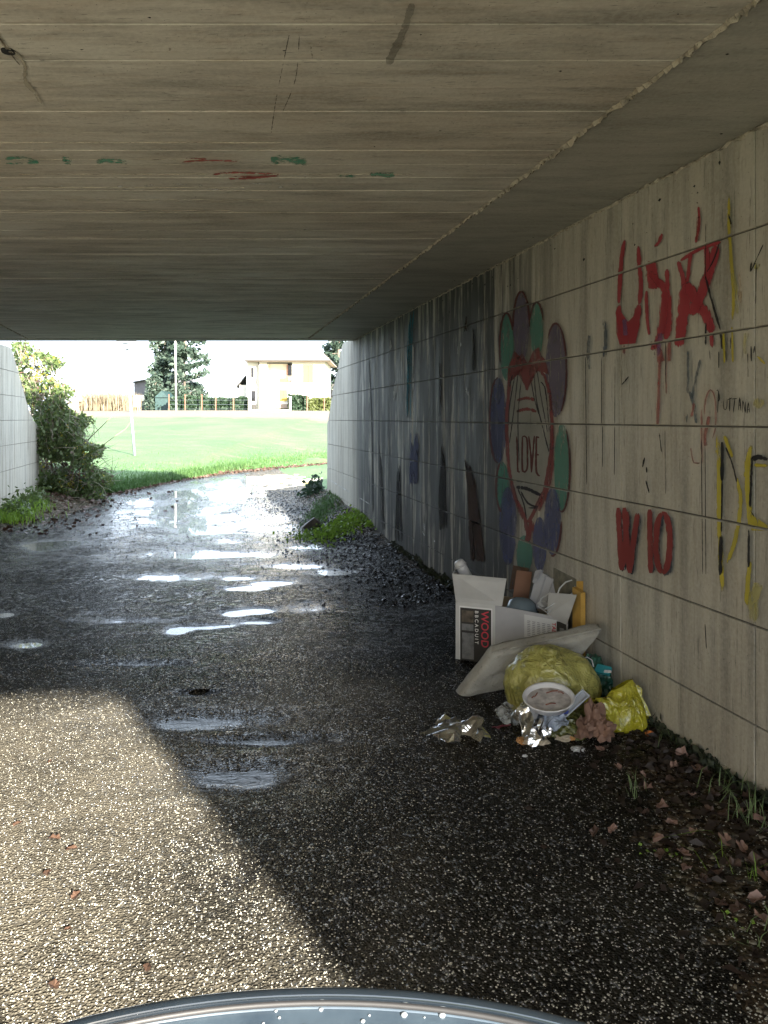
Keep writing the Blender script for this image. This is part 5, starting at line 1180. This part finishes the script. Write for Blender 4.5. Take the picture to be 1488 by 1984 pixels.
tag(obj('box_lid', sheet(pg(968, 1398) + Vector((0, 0, .012)), .13, .05, 57, .008, 10, rotM(0, 0, 15)), simple('dull_lid', (.25, .24, .23), .5, .3)), 'flat grey-beige lid on the ground by the clear film', 'lid')
M_bread = simple('bread', (.55, .47, .36), .85, .2, 40, bump=.003); M_bread2 = simple('orange_crust', (.55, .28, .1), .7, .3, 40)
def scrap(name, px, py, d, seed, mat, label, cat):
    c = pg(px, py); c.z = gh(c.x, c.y) + d[2] * .4; return tag(obj(name, crumple(c, d, seed, .8, 2.4, 3), mat), label, cat)
scrap('food_scrap', 1035, 1447, (.062, .04, .016), 61, M_bread, 'whitish flattened food scrap in front of the creased foil', 'food scrap')
scrap('orange_crust', 1010, 1446, (.022, .03, .014), 62, M_bread2, 'orange crust at the left end of the flattened food scrap', 'food scrap')
scrap('food_scrap', 1092, 1440, (.038, .032, .014), 63, M_bread, 'rounded whitish scrap with orange edge below the brown paper', 'food scrap'); scrap('orange_crust', 1108, 1441, (.016, .02, .01), 64, M_bread2, 'small orange crumb right of the rounded scrap', 'food scrap')
scrap('tissue', 1119, 1461, (.030, .026, .010), 65, M_plw, 'small white tissue lying alone nearest the camera', 'tissue'); scrap('tissue', 1110, 1424, (.028, .024, .012), 66, M_plg, 'grey tissue beside the brown paper', 'tissue'); scrap('pebble', 1017, 1474, (.011, .009, .006), 67, M_plw, 'single pale pebble on the dark road below the rubbish', 'pebble')

# ------------------------------------------------------------------ leaves, weeds near the right wall
def leafmesh(seed):
    rr = random.Random(seed); n = 14; V_ = [(0, 0, .002)]
    for i in range(n):
        a = 2 * math.pi * i / n; lob = 1 + .15 * math.cos(5 * a) * (1 if i % 2 else .6); r = .5 * lob * (1 - .15 * math.cos(a)) * rr.uniform(.85, 1.1)
        V_.append((r * math.cos(a) * 1.1, r * math.sin(a) * .85, .22 * abs(math.sin(a)) ** 1.5 + .5 * (r ** 2) * rr.uniform(-.6, 2)))
    F_ = [(0, i + 1, (i + 1) % n + 1) for i in range(n)]; b = len(V_)
    V_ += [(-.45, .012, .02), (-.45, -.012, .02), (-.95, .008, .16), (-.95, -.008, .16)]; F_.append((b, b + 1, b + 3, b + 2))
    me = bpy.data.meshes.new('dead_leaf'); me.from_pydata(V_, [], F_); me.materials.append(None); return me
M_leafR = leafmat('pinkish_leaf', (.13, .075, .055), (.26, .16, .125), (.4, .27, .22), tr=.1)
LM = [leafmesh(i) for i in range(7)]; LF = [leafmesh(20 + i) for i in range(3)]
for q in LF: q.materials[0] = M_leafB
for q in LM: q.materials[0] = M_leafR if q.name[-1] in '0246f' else M_leafB
spots = [(1440, 1662, .05), (1462, 1690, .085), (1350, 1516, .08), (1368, 1520, .06), (1322, 1482, .07), (1283, 1675, .06), (1276, 1644, .06), (1165, 1466, .05), (1152, 1628, .05), (1186, 1624, .05), (1376, 1590, .05), (1285, 1578, .06), (1390, 1710, .07),
         (1480, 1722, .09), (1472, 1615, .06), (1452, 1570, .06), (1326, 1672, .06), (1420, 1693, .06), (1255, 1540, .05), (1300, 1530, .06), (1340, 1560, .05), (1410, 1650, .06), (1360, 1720, .05), (1245, 1515, .04), (1434, 1780, .06), (1480, 1800, .06), (1400, 1600, .06), (1345, 1630, .05),
         (1200, 1500, .04), (1275, 1460, .05), (1440, 1600, .05), (1380, 1560, .05), (1305, 1505, .05), (1250, 1590, .05), (1470, 1760, .06), (1330, 1700, .05), (1395, 1770, .05), (1300, 1610, .05)]
for i, (px, py, s) in enumerate(spots):
    o = bpy.data.objects.new('dead_leaf', LM[i % 7]); c = pg(px, py); c.z = gh(c.x, c.y) + .006
    if c.x > xr(c.y) - .03: c.x = xr(c.y) - .04
    put(o, 'dead_leaf', None, c); o.scale = (s * .85, s * .7, s); o.rotation_euler = (random.gauss(0, .25), random.gauss(0, .25), random.uniform(0, 6.28)); tag(o, 'curled brown dead leaf on the dirt by the foot of the right wall', 'leaf', 'dead leaves by the right wall')
for i, (px, py, s) in enumerate([(107, 1638, .055), (140, 1658, .05), (92, 1705, .045), (148, 1748, .05), (98, 1485, .035), (35, 1610, .045), (105, 1925, .05), (285, 1888, .04), (800, 1345, .05), (130, 1815, .03)]):
    o = bpy.data.objects.new('fallen_leaf', LF[i % 3]); c = pg(px, py); c.z = gh(c.x, c.y) + .005; put(o, 'fallen_leaf', None, c); o.scale = (s * .8, s * .62, s * .4); o.rotation_euler = (0, 0, random.uniform(0, 6.28))
    tag(o, ['reddish leaf high in the sunlit patch, upper of a close pair', 'reddish leaf in the sunlit patch, lower of a close pair', 'dull leaf left below the close pair of leaves', 'most solid red-brown leaf, centre of the sunlit patch', 'small dark leaf near the upper shadow edge at the left', 'pale crumpled leaf by the left picture edge', 'leaf in the sun just above the left end of the windscreen', 'dark leaf above the windscreen near the shadow edge', 'brown leaf alone on the dark road left of the foam pad', 'faintest small leaf in the lower sunlit patch'][i], 'leaf', 'fallen leaves on the open road')
n = 900; Y = rng.uniform(1.9, 4.1, n); X = xr(Y) - .03 - np.abs(rng.normal(0, .30, n)) * np.interp(Y, [1.9, 3, 4.1], [1.1, 1, .35]); p = np.stack([X, Y, height(X, Y) + .006], 1)
tag(obj('leaf_litter', cards(p, .028, .85), leafmat('dark_litter', (.012, .008, .006), (.028, .017, .012), (.06, .038, .03), tr=.1)), 'dark rotting leaf litter along the foot of the right wall', 'leaf litter', kind='stuff')
# ragged earth and moss creeping up the wall foot
n = 2600; Y = rng.uniform(1.8, 9, n); X = xr(Y) - np.abs(rng.normal(0, .02, n)) - .006; Z = height(X, Y) + np.abs(rng.normal(0, .018, n)) * (.6 + 1.6 * vnoise(Y * 6, Y * 0, 4)) ; p = np.stack([X, Y, Z], 1)
tag(obj('moss_fringe', cards(p, .024), leafmat('dark_moss', (.012, .016, .010), (.03, .04, .02), (.05, .06, .03), tr=.05)), 'dark moss and dirt fringe along the bottom of the right wall', 'moss', kind='stuff')
M_grassb = leafmat('tuft_blade', (.08, .14, .05), (.2, .28, .12))
def tuft(px, py, n, h, label, spread=.05, lean=.9, wd=.004):
    c = pg(px, py); X = rng.normal(c.x, spread, n); Y = rng.normal(c.y, spread, n); X = np.minimum(X, xr(Y) - .02); Bp = np.stack([X, Y, height(X, Y)], 1); return tag(obj('grass_tuft', blades(Bp, h, wd, lean), M_moss if n < 10 else M_grassb), label, 'grass')
tuft(1455, 1612, 26, .12, 'largest grass tuft at the right edge of the picture', .04); tuft(1405, 1556, 22, .09, 'sparse grass tuft flat against the mossy wall foot', .05, 1.5); tuft(1225, 1545, 12, .08, 'few thin blades standing on the open dirt', .03, .4)
tuft(1400, 1685, 8, .12, 'long single blades crossing the dead leaves', .05, 1.3); tuft(1462, 1718, 7, .10, 'pale upright blades among leaves low on the right', .02, .3); tuft(1300, 1455, 14, .08, 'thin grass beside the bright yellow bag', .05, 1.2); tuft(1480, 1830, 14, .07, 'short blades in the lower right corner', .06, .8)
def sprout(px, py, n, s, label):
    c = pg(px, py); t = thing('seedling', c, label, 'seedling'); mb = MB(); pts = []
    for i in range(n):
        q = Vector((random.gauss(0, s), random.gauss(0, s), random.uniform(.008, .03))); pts.append(c + q); mb.tube([c + Vector((q.x * .6, q.y * .6, 0)), c + q], .0009, 3, False)
    obj('stems', mb, M_moss, t); obj('leaflets', cards(np.array(pts).repeat(2, 0), .012, .8, 1.1), M_moss, t, kind='stuff')
sprout(1258, 1665, 8, .022, 'left one of two bright green seedling patches'); sprout(1303, 1664, 12, .022, 'right one of two bright green seedling patches'); sprout(1396, 1780, 7, .015, 'tiny green seedling low in the leaf litter'); sprout(1478, 1774, 6, .02, 'broad-leaved green seedling at the right picture edge'); sprout(1440, 1800, 6, .02, 'faint green sprout under the leaf litter edge')

# ------------------------------------------------------------------ the scooter whose windscreen edge shows at the bottom
M_scr = NT('screen_plastic'); M_scr = M_scr.done(M_scr.pbr(M_scr.ramp(M_scr.noise(60, 3), (.3, (.018, .028, .042)), (.7, (.036, .052, .07))), .35, None, Coat_Weight=1.0, Coat_Roughness=.05))
M_rim = simple('screen_rim', (.006, .009, .013), .12, .2, 20, Coat_Weight=1.0); M_blk = simple('black_rubber', (.02, .02, .022), .5, .2); M_body = simple('scooter_paint', (.16, .22, .30), .2, .05, Coat_Weight=1.0); M_drop = simple('water_drop', (.3, .33, .36), .03, .05, Specular_IOR_Level=1.0)
SC = thing('scooter', (0, -.1, 0), 'pale blue motor scooter with wet windscreen at the bottom of the picture', 'scooter')
cx0, cy0, zz = -.022, .222, 1.377; aa, bb = .150, .078
def arc(t, z, s=1.0): # t angle; sheet leans forward and widens downward
    k_ = (zz - z); return Vector((cx0 + (aa * s + k_ * .22) * math.cos(t), cy0 + k_ * .35 + (bb * s + k_ * .1) * math.sin(t), z))
ts = [R(6 + 168 * i / 48) for i in range(49)]; mb = MB(); V_ = []; F_ = []
zl = [zz - .004, zz - .03, zz - .07, zz - .12, zz - .18, zz - .24, zz - .30]
for j, z in enumerate(zl):
    for t in ts: V_.append(arc(t, z))
for j in range(len(zl) - 1):
    for i in range(48): a = j * 49 + i; F_.append((a, a + 1, a + 50, a + 49))
mb.add(V_, F_); o = obj('windscreen', mb, M_scr, SC, smooth=True); md = o.modifiers.new('s', 'SOLIDIFY'); md.thickness = .003; md.offset = 1
# rounded edge bead with an inner ledge
mb = MB(); mb.tube([arc(t, zz) for t in ts], [.0021] * 49, 10); obj('edge_bead', mb, M_rim, SC, smooth=True)
mb = MB(); mb.tube([arc(t, zz - .0035, .978) for t in ts], [.0011] * 49, 8); obj('edge_gasket', mb, M_blk, SC, smooth=True)
mb = MB(); V_ = []
for t in ts: V_ += [arc(t, zz - .005, .972), arc(t, zz - .012, .62)]
mb.add(V_, [(2 * i, 2 * i + 1, 2 * i + 3, 2 * i + 2) for i in range(48)]); obj('inner_ledge', mb, M_scr, SC, smooth=True)
mb = MB(); sp, fp = icosph(2)
for i in range(44):
    t = R(random.uniform(20, 165)); s = random.uniform(.80, .965); p_ = arc(t, zz - .005 - (.972 - s) * .02, s); r_ = random.choice((.0004, .0005, .0006, .0009, .0013)); mb.add([p_ + Vector((v.x * r_, v.y * r_, v.z * r_ * .5 + .0002)) for v in sp], fp)
obj('water_drops', mb, M_drop, SC, smooth=True, kind='stuff')
mb = MB(); mb.tube([arc(R(174), zz + .0005), arc(R(168), zz + .0005)], .006, 8); obj('end_cap', mb, M_blk, SC, smooth=True)
mb = MB(); mb.tube([(-.22, .02, 1.0), (-.1, .12, 1.02), (.06, .12, 1.02), (.18, .02, 1.0)], .011, 8); obj('handlebar', mb, M_blk, SC, smooth=True)
for s in (-1, 1): mb = MB(); mb.tube([(-.02 + s * .2, .03, 1.0), (-.02 + s * .27, -.03, .99)], .016, 10); obj('grip', mb, M_blk, SC, smooth=True)
mb = MB(); mb.tube([(-.02, .12, 1.02), (-.02, .22, .8), (-.02, .36, .42), (-.02, .42, .22)], [.03, .035, .03, .025], 8); obj('steering_column', mb, M_blk, SC, smooth=True)
for s in (-1, 1): mb = MB(); mb.tube([(-.02 + s * .05, .12, 1.02), (-.02 + s * .07, .26, 1.12)], .006, 6); obj('screen_bracket', mb, M_blk, SC)
mb = MB(); mb.add([(-.15, .30, .32), (.11, .30, .32), (.12, .2, .86), (-.16, .2, .86), (-.02, .36, .32), (-.02, .27, .86)], [(0, 4, 5, 3), (4, 1, 2, 5)]); o = obj('leg_shield', mb, M_body, SC, smooth=True); o.modifiers.new('s', 'SOLIDIFY').thickness = .02
def wheel(y, name):
    w_ = bpy.data.objects.new(name, None); put(w_, name, SC, (-.02, y, .22))
    mb = MB(); mb.lathe([(.15, -.035), (.19, -.045), (.213, -.025), (.218, 0), (.213, .025), (.19, .045), (.15, .035)], (-.02, y, .235), 28, rotM(0, 90, 0)); obj('tyre', mb, M_blk, w_, smooth=True)
    mb = MB(); mb.lathe([(.02, -.03), (.14, -.02), (.152, -.034), (.152, .034), (.14, .02), (.02, .03)], (-.02, y, .235), 28, rotM(0, 90, 0)); obj('rim', mb, M_metal, w_, smooth=True)
wheel(.42, 'wheel'); wheel(-.85, 'wheel')
mb = MB(); mb.box((-.02, -.02, .26), (.26, .5, .05)); obj('footboard', mb, M_blk, SC, bevel=.01)
mb = MB(); mb.box((-.02, -.62, .5), (.26, .62, .36)); obj('rear_body', mb, M_body, SC, bevel=.06)
mb = MB(); mb.box((-.02, -.55, .73), (.25, .60, .09)); obj('seat', mb, M_blk, SC, bevel=.035)
